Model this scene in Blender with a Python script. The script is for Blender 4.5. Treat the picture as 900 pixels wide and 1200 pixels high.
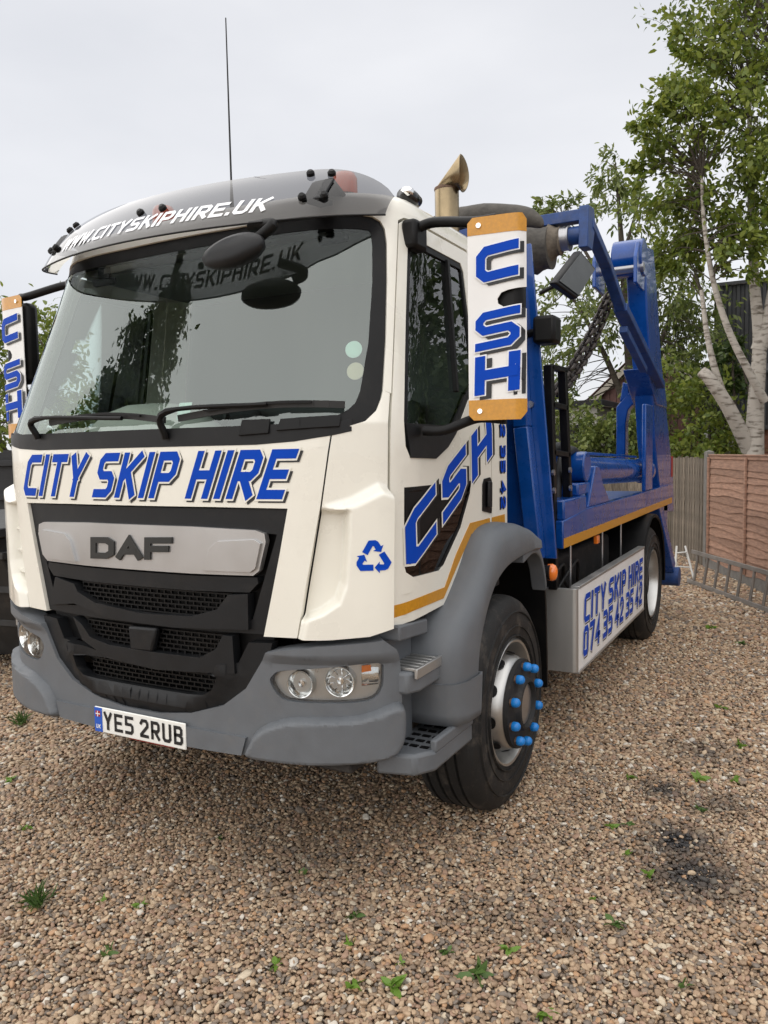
import bpy, bmesh, math, random
import numpy as np
from mathutils import Vector, Matrix
from mathutils.geometry import tessellate_polygon
R = math.radians
rng = random.Random(7)
np.random.seed(7)
for o in list(bpy.data.objects): bpy.data.objects.remove(o)
scene = bpy.context.scene
col = scene.collection

# ---------------------------------------------------------------- camera
CP = np.array([2.453, -2.333, 1.719]); YAW, PITCH, ROLL, FPX = -0.497, -0.076, -0.018, 918.985
def cam_axes():
    cy, sy = math.cos(YAW), math.sin(YAW)
    fwd = np.array([sy*math.cos(PITCH), cy*math.cos(PITCH), math.sin(PITCH)])
    right = np.array([cy, -sy, 0.0]); up = np.cross(right, fwd)
    c, s = math.cos(ROLL), math.sin(ROLL)
    return np.array([c*right+s*up, -s*right+c*up, fwd])
CM = cam_axes()
cd = bpy.data.cameras.new('camera'); cam = bpy.data.objects.new('camera', cd); col.objects.link(cam)
cd.sensor_fit = 'VERTICAL'; cd.sensor_height = 36; cd.lens = 36*FPX/1200; cd.clip_end = 2000; cd.clip_start = .05
m4 = Matrix.Identity(4)
for i in range(3):
    m4[i][0] = CM[0][i]; m4[i][1] = CM[1][i]; m4[i][2] = -CM[2][i]; m4[i][3] = CP[i]
cam.matrix_world = m4; scene.camera = cam
# ---------------------------------------------------------------- world and sun
SUN_EL, SUN_AZ = R(58), R(215)      # azimuth clockwise from +Y
w = bpy.data.worlds.new('World'); scene.world = w; w.use_nodes = True
nt = w.node_tree; nt.nodes.clear()
out = nt.nodes.new('ShaderNodeOutputWorld'); bg = nt.nodes.new('ShaderNodeBackground'); bg.inputs[1].default_value = .1
sky = nt.nodes.new('ShaderNodeTexSky'); sky.sky_type = 'NISHITA'; sky.sun_disc = False
sky.sun_elevation = SUN_EL; sky.sun_rotation = SUN_AZ
tc = nt.nodes.new('ShaderNodeTexCoord'); mp = nt.nodes.new('ShaderNodeMapping'); mp.inputs['Scale'].default_value = (1, 1, 2.6)
nz = nt.nodes.new('ShaderNodeTexNoise'); nz.inputs['Scale'].default_value = 1.7; nz.inputs['Detail'].default_value = 5; nz.inputs['Roughness'].default_value = .5
cr = nt.nodes.new('ShaderNodeValToRGB')
cr.color_ramp.elements[0].position = .3; cr.color_ramp.elements[0].color = (3.55, 3.6, 3.78, 1)
cr.color_ramp.elements[1].position = .72; cr.color_ramp.elements[1].color = (4.5, 4.5, 4.6, 1)
mx = nt.nodes.new('ShaderNodeMixRGB'); mx.inputs[0].default_value = .93
nt.links.new(tc.outputs['Generated'], mp.inputs[0]); nt.links.new(mp.outputs[0], nz.inputs[0]); nt.links.new(nz.outputs[0], cr.inputs[0])
nt.links.new(sky.outputs[0], mx.inputs[1]); nt.links.new(cr.outputs[0], mx.inputs[2]); nt.links.new(mx.outputs[0], bg.inputs[0]); nt.links.new(bg.outputs[0], out.inputs[0])
sd = bpy.data.lights.new('sun', 'SUN'); sd.energy = 1.5; sd.angle = R(140); sd.color = (1, .95, .88)
so = bpy.data.objects.new('sun', sd); col.objects.link(so)
dirv = Vector((math.sin(SUN_AZ)*math.cos(SUN_EL), math.cos(SUN_AZ)*math.cos(SUN_EL), math.sin(SUN_EL)))
so.rotation_euler = dirv.to_track_quat('Z', 'Y').to_euler(); so.location = (0, 0, 20)
vs = scene.view_settings; vs.view_transform = 'Standard'; vs.look = 'None'; vs.gamma = 1; vs.exposure = 1.06
scene.render.engine = 'CYCLES'

# ---------------------------------------------------------------- pixel to place
def ray(u, v):
    d = np.array([(u-450)/FPX, (600-v)/FPX, 1.0]); return CM.T @ d
def on(u, v, ax, val):
    d = ray(u, v); i = 'xyz'.index(ax); t = (val-CP[i])/d[i]; return Vector(CP+t*d)

# ---------------------------------------------------------------- materials
MATS = {}
def mat(name, base, rough=.5, metal=0, var=.06, scale=6, bump=0, bscale=60, coat=0, spec=None, island=0, stretch=None, dirt=0, rvar=.08):
    m = bpy.data.materials.new(name); m.use_nodes = True; n = m.node_tree; b = n.nodes['Principled BSDF']
    t = n.nodes.new('ShaderNodeTexCoord'); src = t.outputs['Object']
    if stretch:
        mpn = n.nodes.new('ShaderNodeMapping'); mpn.inputs['Scale'].default_value = stretch; n.links.new(src, mpn.inputs[0]); src = mpn.outputs[0]
    nz = n.nodes.new('ShaderNodeTexNoise'); nz.inputs['Scale'].default_value = scale; nz.inputs['Detail'].default_value = 6; nz.inputs['Roughness'].default_value = .6
    n.links.new(src, nz.inputs[0])
    mr = n.nodes.new('ShaderNodeMapRange'); mr.inputs[1].default_value = .25; mr.inputs[2].default_value = .75
    mr.inputs[3].default_value = 1-var*1.6; mr.inputs[4].default_value = 1+var; n.links.new(nz.outputs[0], mr.inputs[0])
    vm = n.nodes.new('ShaderNodeVectorMath'); vm.operation = 'SCALE'; vm.inputs[0].default_value = base; n.links.new(mr.outputs[0], vm.inputs['Scale'])
    cout = vm.outputs[0]
    if island:
        g = n.nodes.new('ShaderNodeNewGeometry'); oi = n.nodes.new('ShaderNodeObjectInfo')
        ad = n.nodes.new('ShaderNodeMath'); ad.operation = 'ADD'; n.links.new(g.outputs['Random Per Island'], ad.inputs[0]); n.links.new(oi.outputs['Random'], ad.inputs[1])
        fr = n.nodes.new('ShaderNodeMath'); fr.operation = 'FRACT'; n.links.new(ad.outputs[0], fr.inputs[0])
        m2 = n.nodes.new('ShaderNodeMapRange'); m2.inputs[3].default_value = 1-island; m2.inputs[4].default_value = 1+island; n.links.new(fr.outputs[0], m2.inputs[0])
        v2 = n.nodes.new('ShaderNodeVectorMath'); v2.operation = 'SCALE'; n.links.new(cout, v2.inputs[0]); n.links.new(m2.outputs[0], v2.inputs['Scale']); cout = v2.outputs[0]
    if dirt:
        dn = n.nodes.new('ShaderNodeTexNoise'); dn.inputs['Scale'].default_value = 9; dn.inputs['Detail'].default_value = 9; dn.inputs['Roughness'].default_value = .72
        n.links.new(t.outputs['Object'], dn.inputs[0])
        dr = n.nodes.new('ShaderNodeMapRange'); dr.inputs[1].default_value = .52; dr.inputs[2].default_value = .78; dr.inputs[4].default_value = dirt; n.links.new(dn.outputs[0], dr.inputs[0])
        dm = n.nodes.new('ShaderNodeMixRGB'); dm.inputs[2].default_value = (.23, .19, .15, 1); n.links.new(dr.outputs[0], dm.inputs[0]); n.links.new(cout, dm.inputs[1]); cout = dm.outputs[0]
    n.links.new(cout, b.inputs['Base Color'])
    rr = n.nodes.new('ShaderNodeMapRange'); rr.inputs[1].default_value = .3; rr.inputs[2].default_value = .7; rr.inputs[3].default_value = max(.02, rough-rvar*.5); rr.inputs[4].default_value = min(1, rough+rvar)
    n.links.new(nz.outputs[0], rr.inputs[0]); n.links.new(rr.outputs[0], b.inputs['Roughness'])
    b.inputs['Metallic'].default_value = metal
    if coat: b.inputs['Coat Weight'].default_value = coat; b.inputs['Coat Roughness'].default_value = .04
    if spec is not None: b.inputs['Specular IOR Level'].default_value = spec
    if bump:
        bn = n.nodes.new('ShaderNodeTexNoise'); bn.inputs['Scale'].default_value = bscale; bn.inputs['Detail'].default_value = 5; n.links.new(src, bn.inputs[0])
        bp = n.nodes.new('ShaderNodeBump'); bp.inputs['Strength'].default_value = bump; bp.inputs['Distance'].default_value = .01; n.links.new(bn.outputs[0], bp.inputs['Height']); n.links.new(bp.outputs[0], b.inputs['Normal'])
    MATS[name] = m; return m
def glass(name, tint, refl_min, refl_mul, rough=.0, gcol=(1, 1, 1)):
    m = bpy.data.materials.new(name); m.use_nodes = True; n = m.node_tree; n.nodes.clear()
    o = n.nodes.new('ShaderNodeOutputMaterial'); tr = n.nodes.new('ShaderNodeBsdfTransparent'); tr.inputs[0].default_value = (*tint, 1)
    gl = n.nodes.new('ShaderNodeBsdfGlossy'); gl.inputs['Roughness'].default_value = rough; gl.inputs[0].default_value = (*gcol, 1)
    fr = n.nodes.new('ShaderNodeFresnel'); fr.inputs[0].default_value = 1.5
    ma = n.nodes.new('ShaderNodeMath'); ma.operation = 'MULTIPLY_ADD'; ma.inputs[1].default_value = refl_mul; ma.inputs[2].default_value = refl_min; ma.use_clamp = True
    mi = n.nodes.new('ShaderNodeMixShader'); n.links.new(fr.outputs[0], ma.inputs[0]); n.links.new(ma.outputs[0], mi.inputs[0]); n.links.new(tr.outputs[0], mi.inputs[1]); n.links.new(gl.outputs[0], mi.inputs[2]); n.links.new(mi.outputs[0], o.inputs[0])
    MATS[name] = m; return m
mat('cream', (.80, .78, .695), .28, var=.015, scale=2, coat=.6, dirt=.07, rvar=.2)
mat('white', (.80, .80, .79), .35, var=.03, scale=4, dirt=.12)
mat('blue', (.001, .056, .275), .26, var=.18, scale=5, coat=.6, spec=.35, dirt=.06)
mat('blue_worn', (.015, .055, .20), .45, var=.3, scale=14, dirt=.25)
mat('letter_blue', (.001, .055, .44), .5, var=.03, spec=.12)
mat('letter_black', (.012, .013, .015), .4)
mat('letter_cream', (.82, .80, .72), .4, var=.02)
mat('letter_white', (.85, .86, .88), .4, var=.02)
mat('pale_blue', (.30, .48, .85), .4)
mat('grey_plastic', (.118, .128, .140), .50, var=.07, scale=11, bump=.12, bscale=420, dirt=.14, rvar=.15)
mat('dark_plastic', (.008, .0088, .0102), .45, spec=.32, var=.12, scale=8, bump=.08, bscale=420, dirt=.05)
mat('black', (.003, .003, .0034), .46, spec=.26, var=.2, dirt=.03)
mat('black_gloss', (.008, .008, .009), .12, var=.1)
mat('underside', (.012, .012, .013), .7, var=.3, dirt=.25)
mat('silver', (.50, .50, .50), .34, .75, var=.05, scale=3)
mat('badge_grey', (.018, .019, .018), .45)
mat('aluminium', (.46, .46, .45), .38, .8, var=.08, scale=5, stretch=(1, 1, .15), dirt=.12)
mat('chrome', (.85, .85, .85), .08, 1)
mat('steel', (.42, .42, .43), .32, .9, var=.15, dirt=.25)
mat('rust', (.16, .10, .07), .6, .5, var=.4, scale=12)
mat('chain', (.06, .05, .045), .5, .7, var=.3, scale=30, dirt=.3)
mat('exhaust', (.36, .28, .17), .3, .9, var=.3, scale=7, dirt=.3)
mat('tape_amber', (.56, .25, .006), .35, var=.12, scale=80, coat=.4)
mat('amber_lens', (.85, .20, .02), .15, coat=1)
mat('beacon', (.75, .10, .02), .2, coat=1)
mat('red', (.35, .02, .02), .4)
mat('plate_white', (.80, .80, .76), .3, var=.02)
mat('plate_blue', (.02, .10, .50), .3)
mat('nut_blue', (.01, .20, .60), .35, var=.1, scale=40)
mat('tyre', (.010, .010, .010), .68, var=.3, scale=10, bump=.2, bscale=160, dirt=.42)
mat('rim', (.50, .50, .49), .33, .9, var=.12, scale=9, dirt=.3)
mat('rubber', (.012, .012, .012), .55, dirt=.06)
mat('tarp', (.085, .078, .068), .75, var=.3, scale=20, bump=.6, bscale=30)
mat('canvas', (.16, .135, .105), .8, var=.3, scale=30, bump=.5, bscale=60)
mat('seat_fabric', (.035, .038, .042), .9, var=.2, scale=50)
mat('dash', (.045, .048, .05), .6, var=.1)
mat('dash_light', (.42, .43, .39), .65, var=.06)
mat('lining', (.26, .27, .27), .8, var=.06)
mat('sticker', (.52, .66, .60), .5); mat('sticker_tan', (.55, .48, .36), .5)
mat('lens_bowl', (.75, .76, .75), .14, .95, var=.1, scale=20)
mat('headlamp_silver', (.55, .55, .54), .3, .6)
mat('mirror_face', (.03, .035, .035), .35)
mat('fence_pink', (.37, .22, .155), .85, var=.28, scale=5, stretch=(1.4, 1.4, 9), island=.18, bump=.5, bscale=30, dirt=.15)
mat('fence_grey', (.22, .185, .145), .9, var=.5, scale=7, stretch=(6, 6, .9), island=.25, bump=.6, bscale=26)
mat('concrete', (.20, .19, .175), .9, var=.2, scale=14, bump=.4, bscale=90)
mat('dark_wood', (.03, .031, .033), .8, var=.3, scale=5, stretch=(1, 1, 6), bump=.3)
mat('ladder_alu', (.24, .22, .20), .5, .3, var=.2, dirt=.35)
mat('skip_dark', (.02, .021, .022), .5, var=.3, dirt=.2)
mat('sheet_metal', (.058, .06, .066), .6, .2, var=.2, scale=3, dirt=.2)
mat('roof_brown', (.125, .058, .048), .7, var=.2, dirt=.1)
mat('brick_red', (.26, .12, .08), .9, var=.35, scale=10, bump=.4)
mat('render_white', (.66, .64, .60), .9, var=.08)
mat('pipe', (.60, .60, .57), .5, var=.08, dirt=.15)
mat('wood_trim', (.40, .36, .30), .8)
glass('windscreen', (.88, .97, .93), .10, .85, 0, (.92, 1, .97))
glass('side_glass', (.72, .85, .81), .01, 1.1)
glass('lower_glass', (.10, .12, .12), .01, .9)
glass('clear_lens', (.93, .94, .94), .01, 1.0)
# smoked acrylic of the visor
m = glass('smoked', (.26, .26, .27), .01, .9, .02)
# bark
def bark(name, c1, c2, sc):
    m = mat(name, c1, .9, bump=.7, bscale=25)
    n = m.node_tree; b = n.nodes['Principled BSDF']
    t = n.nodes.new('ShaderNodeTexCoord'); mpn = n.nodes.new('ShaderNodeMapping'); mpn.inputs['Scale'].default_value = (2, 2, 7)
    v = n.nodes.new('ShaderNodeTexNoise'); v.inputs['Scale'].default_value = sc; v.inputs['Detail'].default_value = 8
    r = n.nodes.new('ShaderNodeValToRGB'); r.color_ramp.elements[0].position = .33; r.color_ramp.elements[0].color = (*c2, 1); r.color_ramp.elements[1].position = .50; r.color_ramp.elements[1].color = (*c1, 1)
    n.links.new(t.outputs['Object'], mpn.inputs[0]); n.links.new(mpn.outputs[0], v.inputs[0]); n.links.new(v.outputs[0], r.inputs[0]); n.links.new(r.outputs[0], b.inputs['Base Color'])
bark('bark_white', (.48, .44, .39), (.15, .125, .10), 3.2); bark('bark_brown', (.085, .07, .055), (.05, .04, .032), 4)
def leafmat(name, c1, c2):
    m = bpy.data.materials.new(name); m.use_nodes = True; n = m.node_tree; b = n.nodes['Principled BSDF']; o = n.nodes['Material Output']
    g = n.nodes.new('ShaderNodeNewGeometry'); r = n.nodes.new('ShaderNodeValToRGB'); r.color_ramp.elements[0].color = (*c1, 1); r.color_ramp.elements[1].color = (*c2, 1)
    n.links.new(g.outputs['Random Per Island'], r.inputs[0]); n.links.new(r.outputs[0], b.inputs['Base Color']); b.inputs['Roughness'].default_value = .45
    tr = n.nodes.new('ShaderNodeBsdfTranslucent'); n.links.new(r.outputs[0], tr.inputs[0]); mi = n.nodes.new('ShaderNodeMixShader'); mi.inputs[0].default_value = .38
    n.links.new(b.outputs[0], mi.inputs[1]); n.links.new(tr.outputs[0], mi.inputs[2]); n.links.new(mi.outputs[0], o.inputs[0]); MATS[name] = m
leafmat('leaf_green', (.095, .15, .022), (.26, .30, .05)); leafmat('leaf_dark', (.035, .07, .018), (.10, .145, .035)); leafmat('leaf_willow', (.085, .13, .03), (.24, .28, .075))
leafmat('leaf_weed', (.12, .24, .03), (.22, .36, .06)); leafmat('leaf_grass', (.06, .14, .03), (.14, .22, .06))

# ---------------------------------------------------------------- mesh helpers
def link(o, parent=None):
    col.objects.link(o)
    if parent is not None: o.parent = parent
    return o
def tag(o, label=None, cat=None, group=None, kind=None):
    for k, v in (('label', label), ('category', cat), ('group', group), ('kind', kind)):
        if v: o[k] = v
    return o
def empty(name, loc=(0, 0, 0), rz=0, parent=None):
    o = bpy.data.objects.new(name, None); o.location = loc; o.rotation_euler = (0, 0, rz); o.empty_display_size = .2; return link(o, parent)
class MB:
    def __init__(s): s.v = []; s.f = []; s.m = []; s.mi = 0
    def add(s, vs, fs):
        k = len(s.v); s.v += [tuple(p) for p in vs]
        for f in fs: s.f.append([k+i for i in f]); s.m.append(s.mi)
        return s
    def box(s, p0, p1):
        a = [min(p0[i], p1[i]) for i in range(3)]; b = [max(p0[i], p1[i]) for i in range(3)]
        vs = [(x, y, z) for z in (a[2], b[2]) for y in (a[1], b[1]) for x in (a[0], b[0])]
        return s.add(vs, [(0, 2, 3, 1), (4, 5, 7, 6), (0, 1, 5, 4), (2, 6, 7, 3), (0, 4, 6, 2), (1, 3, 7, 5)])
    def prism(s, poly, vec):
        n = len(poly); vec = Vector(vec); a = [Vector(p) for p in poly]; b = [p+vec for p in a]
        return s.add(a+b, [tuple(range(n))[::-1], tuple(range(n, 2*n))]+[(i, (i+1) % n, n+(i+1) % n, n+i) for i in range(n)])
    def beam(s, p, q, w, h, up=(0, 0, 1), w2=None, h2=None):
        p, q = Vector(p), Vector(q); d = (q-p).normalized(); x = d.cross(Vector(up)).normalized(); y = x.cross(d)
        w2 = w if w2 is None else w2; h2 = h if h2 is None else h2
        vs = [p+x*a*w/2+y*b*h/2 for a, b in ((-1, -1), (1, -1), (1, 1), (-1, 1))]+[q+x*a*w2/2+y*b*h2/2 for a, b in ((-1, -1), (1, -1), (1, 1), (-1, 1))]
        return s.add(vs, [(3, 2, 1, 0), (4, 5, 6, 7)]+[(i, (i+1) % 4, 4+(i+1) % 4, 4+i) for i in range(4)])
    def tube(s, path, r, n=10, caps=True):
        path = [Vector(p) for p in path]; rs = r if isinstance(r, (list, tuple)) else [r]*len(path)
        ref = None; rings = []
        for i, p in enumerate(path):
            d = (path[min(i+1, len(path)-1)]-path[max(i-1, 0)]).normalized()
            if ref is None:
                ref = Vector((0, 0, 1)) if abs(d.z) < .9 else Vector((1, 0, 0))
            x = d.cross(ref).normalized(); y = x.cross(d).normalized(); ref = y
            rings.append([p+(x*math.cos(a)+y*math.sin(a))*rs[i] for a in [2*math.pi*k/n for k in range(n)]])
        vs = [v for g in rings for v in g]; fs = []
        for i in range(len(path)-1):
            for k in range(n): fs.append((i*n+k, i*n+(k+1) % n, (i+1)*n+(k+1) % n, (i+1)*n+k))
        if caps: fs += [tuple(range(n))[::-1], tuple((len(path)-1)*n+k for k in range(n))]
        return s.add(vs, fs)
    def lathe(s, prof, origin, axis='X', n=48, a0=0, a1=None):
        # prof: (radius, along axis)
        o = Vector(origin); full = a1 is None; a1 = 2*math.pi if full else a1; cnt = n if full else n+1
        vs = []; fs = []
        for k in range(cnt):
            a = a0+(a1-a0)*k/n; c, sn = math.cos(a), math.sin(a)
            for r, t in prof:
                vs.append(o+(Vector((t, r*c, r*sn)) if axis == 'X' else Vector((r*c, t, r*sn)) if axis == 'Y' else Vector((r*c, r*sn, t))))
        m = len(prof)
        for k in range(n):
            k2 = (k+1) % cnt
            for j in range(m-1): fs.append((k*m+j, k2*m+j, k2*m+j+1, k*m+j+1))
        return s.add(vs, fs)
    def mesh(s, mats, sharp=38, fix=True):
        me = bpy.data.meshes.new('mesh'); me.from_pydata(s.v, [], s.f)
        for mm in (mats if isinstance(mats, (list, tuple)) else [mats]): me.materials.append(MATS[mm])
        me.polygons.foreach_set('material_index', s.m)
        if fix:
            bm = bmesh.new(); bm.from_mesh(me); bmesh.ops.recalc_face_normals(bm, faces=bm.faces); bm.to_mesh(me); bm.free()
        me.polygons.foreach_set('use_smooth', [True]*len(me.polygons)); me.set_sharp_from_angle(angle=R(sharp)); me.update()
        return me
    def build(s, name, mats, parent=None, bevel=0, sharp=38, fix=True, label=None):
        o = bpy.data.objects.new(name, s.mesh(mats, sharp, fix)); link(o, parent)
        if bevel:
            b = o.modifiers.new('bevel', 'BEVEL'); b.width = bevel; b.segments = 2; b.limit_method = 'ANGLE'; b.angle_limit = R(35); b.harden_normals = False
        if label: o['label'] = label
        return o
def box(name, p0, p1, m, parent, bevel=.006, label=None): return MB().box(p0, p1).build(name, m, parent, bevel, label=label)
def tube(name, path, r, m, parent, n=10, label=None): return MB().tube(path, r, n).build(name, m, parent, label=label)
def beam(name, p, q, w, h, m, parent, bevel=.006, **k): return MB().beam(p, q, w, h, **k).build(name, m, parent, bevel)
def bez(pts, n=8):
    # Catmull-Rom through points
    pts = [Vector(p) for p in pts]; P = [pts[0]*2-pts[1]]+pts+[pts[-1]*2-pts[-2]]; o = []
    for i in range(1, len(P)-2):
        for k in range(n):
            t = k/n; a, b, c, d = P[i-1:i+3]
            o.append(.5*((2*b)+(c-a)*t+(2*a-5*b+4*c-d)*t*t+(3*b-a-3*c+d)*t**3))
    o.append(pts[-1]); return o

# ---------------------------------------------------------------- shell surfaces (s along the plan curve, z up)
class Surf:
    def __init__(self, pts, lean=0, z0=0, tum=0, ss=None):
        p = bez([(x, y, 0) for x, y in pts], 6); self.xy = np.array([(v.x, v.y) for v in p])
        self.L = np.concatenate([[0], np.cumsum(np.linalg.norm(np.diff(self.xy, axis=0), axis=1))])
        self.lean, self.z0, self.tum, self.ss = lean, z0, tum, ss
    def s_at_y(self, y): return float(np.interp(y, self.xy[:, 1], self.L))
    def s_at_x(self, x): return float(np.interp(x, self.xy[:, 0], self.L))
    def P(self, s, z, off=0):
        p = self._p(s, z)
        if off: p = p+self.N(s, z)*off
        return p
    def _p(self, s, z):
        a = abs(s); sg = 1 if s >= 0 else -1
        if a > self.L[-1]:
            d = (self.xy[-1]-self.xy[-2]); d /= np.linalg.norm(d); x, y = self.xy[-1]+d*(a-self.L[-1])
        else: x = np.interp(a, self.L, self.xy[:, 0]); y = np.interp(a, self.L, self.xy[:, 1])
        if self.lean and z > self.z0:
            t = min(1, max(0, (a-self.ss)/1.1)); wgt = 1-t*t*(3-2*t)
            y += self.lean*(z-self.z0)*wgt; x *= 1-self.tum*(z-self.z0)
        return Vector((sg*x, y, z))
    def N(self, s, z):
        e = .012
        a = self._p(s+e, z)-self._p(s-e, z); b = self._p(s, z+e)-self._p(s, z-e)
        return a.cross(b).normalized()
    def trace(self, u, v, off=0, guess=None):
        d = Vector(ray(u, v)); c = Vector(CP)
        if guess is None:
            best = None
            for s in np.linspace(-1.3, 2.4, 75):
                q = self._p(s, 1.6)
                k = q-c; t = (k.x*d.x+k.y*d.y)/(d.x**2+d.y**2); r = c+d*t
                e = (r.x-q.x)**2+(r.y-q.y)**2
                # front-facing only
                n = self.N(s, 1.6)
                if n.dot(d) > 0.02: e += 1
                if best is None or e < best[0]: best = (e, s, r.z, t)
            s, z, t = best[1:]
        else: s, z, t = guess
        for _ in range(25):
            f = self.P(s, z, off)-(c+d*t); e = 1e-4
            J = np.array([(self.P(s+e, z, off)-self.P(s-e, z, off))/(2*e), (self.P(s, z+e, off)-self.P(s, z-e, off))/(2*e), -d]).T
            st = np.linalg.lstsq(J, -np.array(f), rcond=None)[0]; st = np.clip(st, -.3, .3)
            s += st[0]; z += st[1]; t += st[2]
            if np.abs(st).max() < 1e-6: break
        return (float(s), float(z))
    def tr(self, pts, off=0): return [self.trace(u, v, off) for u, v in pts]
def yf(x): return .02+.1*x*x
CAB = Surf([(x, yf(x)) for x in (0, .15, .3, .45, .6, .75)]+[(.82, .094), (.88, .121), (.94, .158), (1.0, .206), (1.05, .258), (1.08, .312), (1.095, .375), (1.1, .45), (1.1, .6), (1.1, .9), (1.1, 1.2), (1.1, 1.56)], .37, 1.83, .12)
CAB.ss = CAB.s_at_y(.27)
BUM = Surf([(0, .008), (.15, .010), (.3, .016), (.45, .028), (.6, .046), (.75, .074), (.85, .108), (.95, .156), (1.03, .208), (1.08, .255), (1.11, .305), (1.128, .37), (1.135, .5)])

def patch(name, outline, surf, m, parent, thick=.02, holes=(), cell=.07, hf=None, off=0, bevel=.004, label=None, solid=True, sharp=38):
    loops = [[Vector((a, b, 0)) for a, b in outline]]+[[Vector((a, b, 0)) for a, b in h] for h in holes]
    tris = tessellate_polygon(loops); flat = [v for l in loops for v in l]
    bm = bmesh.new(); bv = [bm.verts.new(v) for v in flat]
    for t in tris:
        try: bm.faces.new([bv[i] for i in t])
        except ValueError: pass
    bmesh.ops.remove_doubles(bm, verts=bm.verts, dist=1e-5)
    xs = [v.x for v in flat]; ys = [v.y for v in flat]
    for ax, lo, hi in ((0, min(xs), max(xs)), (1, min(ys), max(ys))):
        k = math.ceil(lo/cell+1e-6)
        while k*cell < hi-1e-6:
            co = Vector((0, 0, 0)); co[ax] = k*cell+1.3e-5; no = Vector((0, 0, 0)); no[ax] = 1
            bmesh.ops.bisect_plane(bm, geom=bm.verts[:]+bm.edges[:]+bm.faces[:], plane_co=co, plane_no=no, dist=1e-7); k += 1
    def cid(f):
        c = f.calc_center_median(); return (math.floor((c.x-1.3e-5)/cell), math.floor((c.y-1.3e-5)/cell))
    kill = [e for e in bm.edges if len(e.link_faces) == 2 and cid(e.link_faces[0]) == cid(e.link_faces[1])]
    bmesh.ops.dissolve_edges(bm, edges=kill, use_verts=False)
    bm.verts.index_update(); sz = [(v.co.x, v.co.y) for v in bm.verts]
    faces = []
    for f in bm.faces:
        idx = [v.index for v in f.verts]
        if f.normal.z < 0: idx = idx[::-1]
        faces.append(idx)
    edges = {}
    for f in faces:
        for i in range(len(f)): edges[(f[i], f[(i+1) % len(f)])] = 1
    bound = [e for e in edges if (e[1], e[0]) not in edges]
    bm.free()
    top = []; bot = []
    for s, z in sz:
        h = off+(hf(s, z) if hf else 0); p = surf._p(s, z); n = surf.N(s, z); top.append(p+n*h); bot.append(p+n*(h-thick))
    mb = MB(); n = len(top)
    if solid: mb.add(top+bot, faces+[[n+i for i in f[::-1]] for f in faces]+[[b, a, n+a, n+b] for a, b in bound])
    else: mb.add(top, faces)
    return mb.build(name, m, parent, bevel if solid else 0, sharp, False, label)
def smooth_loop(pts, n=4):
    o = []; k = len(pts); P = [np.array(p) for p in pts]
    for i in range(k):
        a, b, c, d = P[i-1], P[i], P[(i+1) % k], P[(i+2) % k]
        for j in range(n):
            t = j/n; o.append(tuple(.5*((2*b)+(c-a)*t+(2*a-5*b+4*c-d)*t*t+(3*b-a-3*c+d)*t**3)))
    return o
def mirror(pts): return [(-a, b) for a, b in pts][::-1]
def half(pts): # pts ordered from centre line bottom, round the right side, to centre line top
    return pts+mirror(pts)
def sdpoly(p, poly):
    # signed distance, positive inside
    x, y = p; d = 1e9; ins = False; n = len(poly)
    for i in range(n):
        x1, y1 = poly[i]; x2, y2 = poly[(i+1) % n]; dx, dy = x2-x1, y2-y1
        t = max(0, min(1, ((x-x1)*dx+(y-y1)*dy)/(dx*dx+dy*dy+1e-12))); d = min(d, math.hypot(x-x1-t*dx, y-y1-t*dy))
        if (y1 > y) != (y2 > y) and x < dx*(y-y1)/(dy+1e-15)+x1: ins = not ins
    return d if ins else -d
def sstep(x, a, b):
    t = max(0, min(1, (x-a)/(b-a))); return t*t*(3-2*t)

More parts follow.
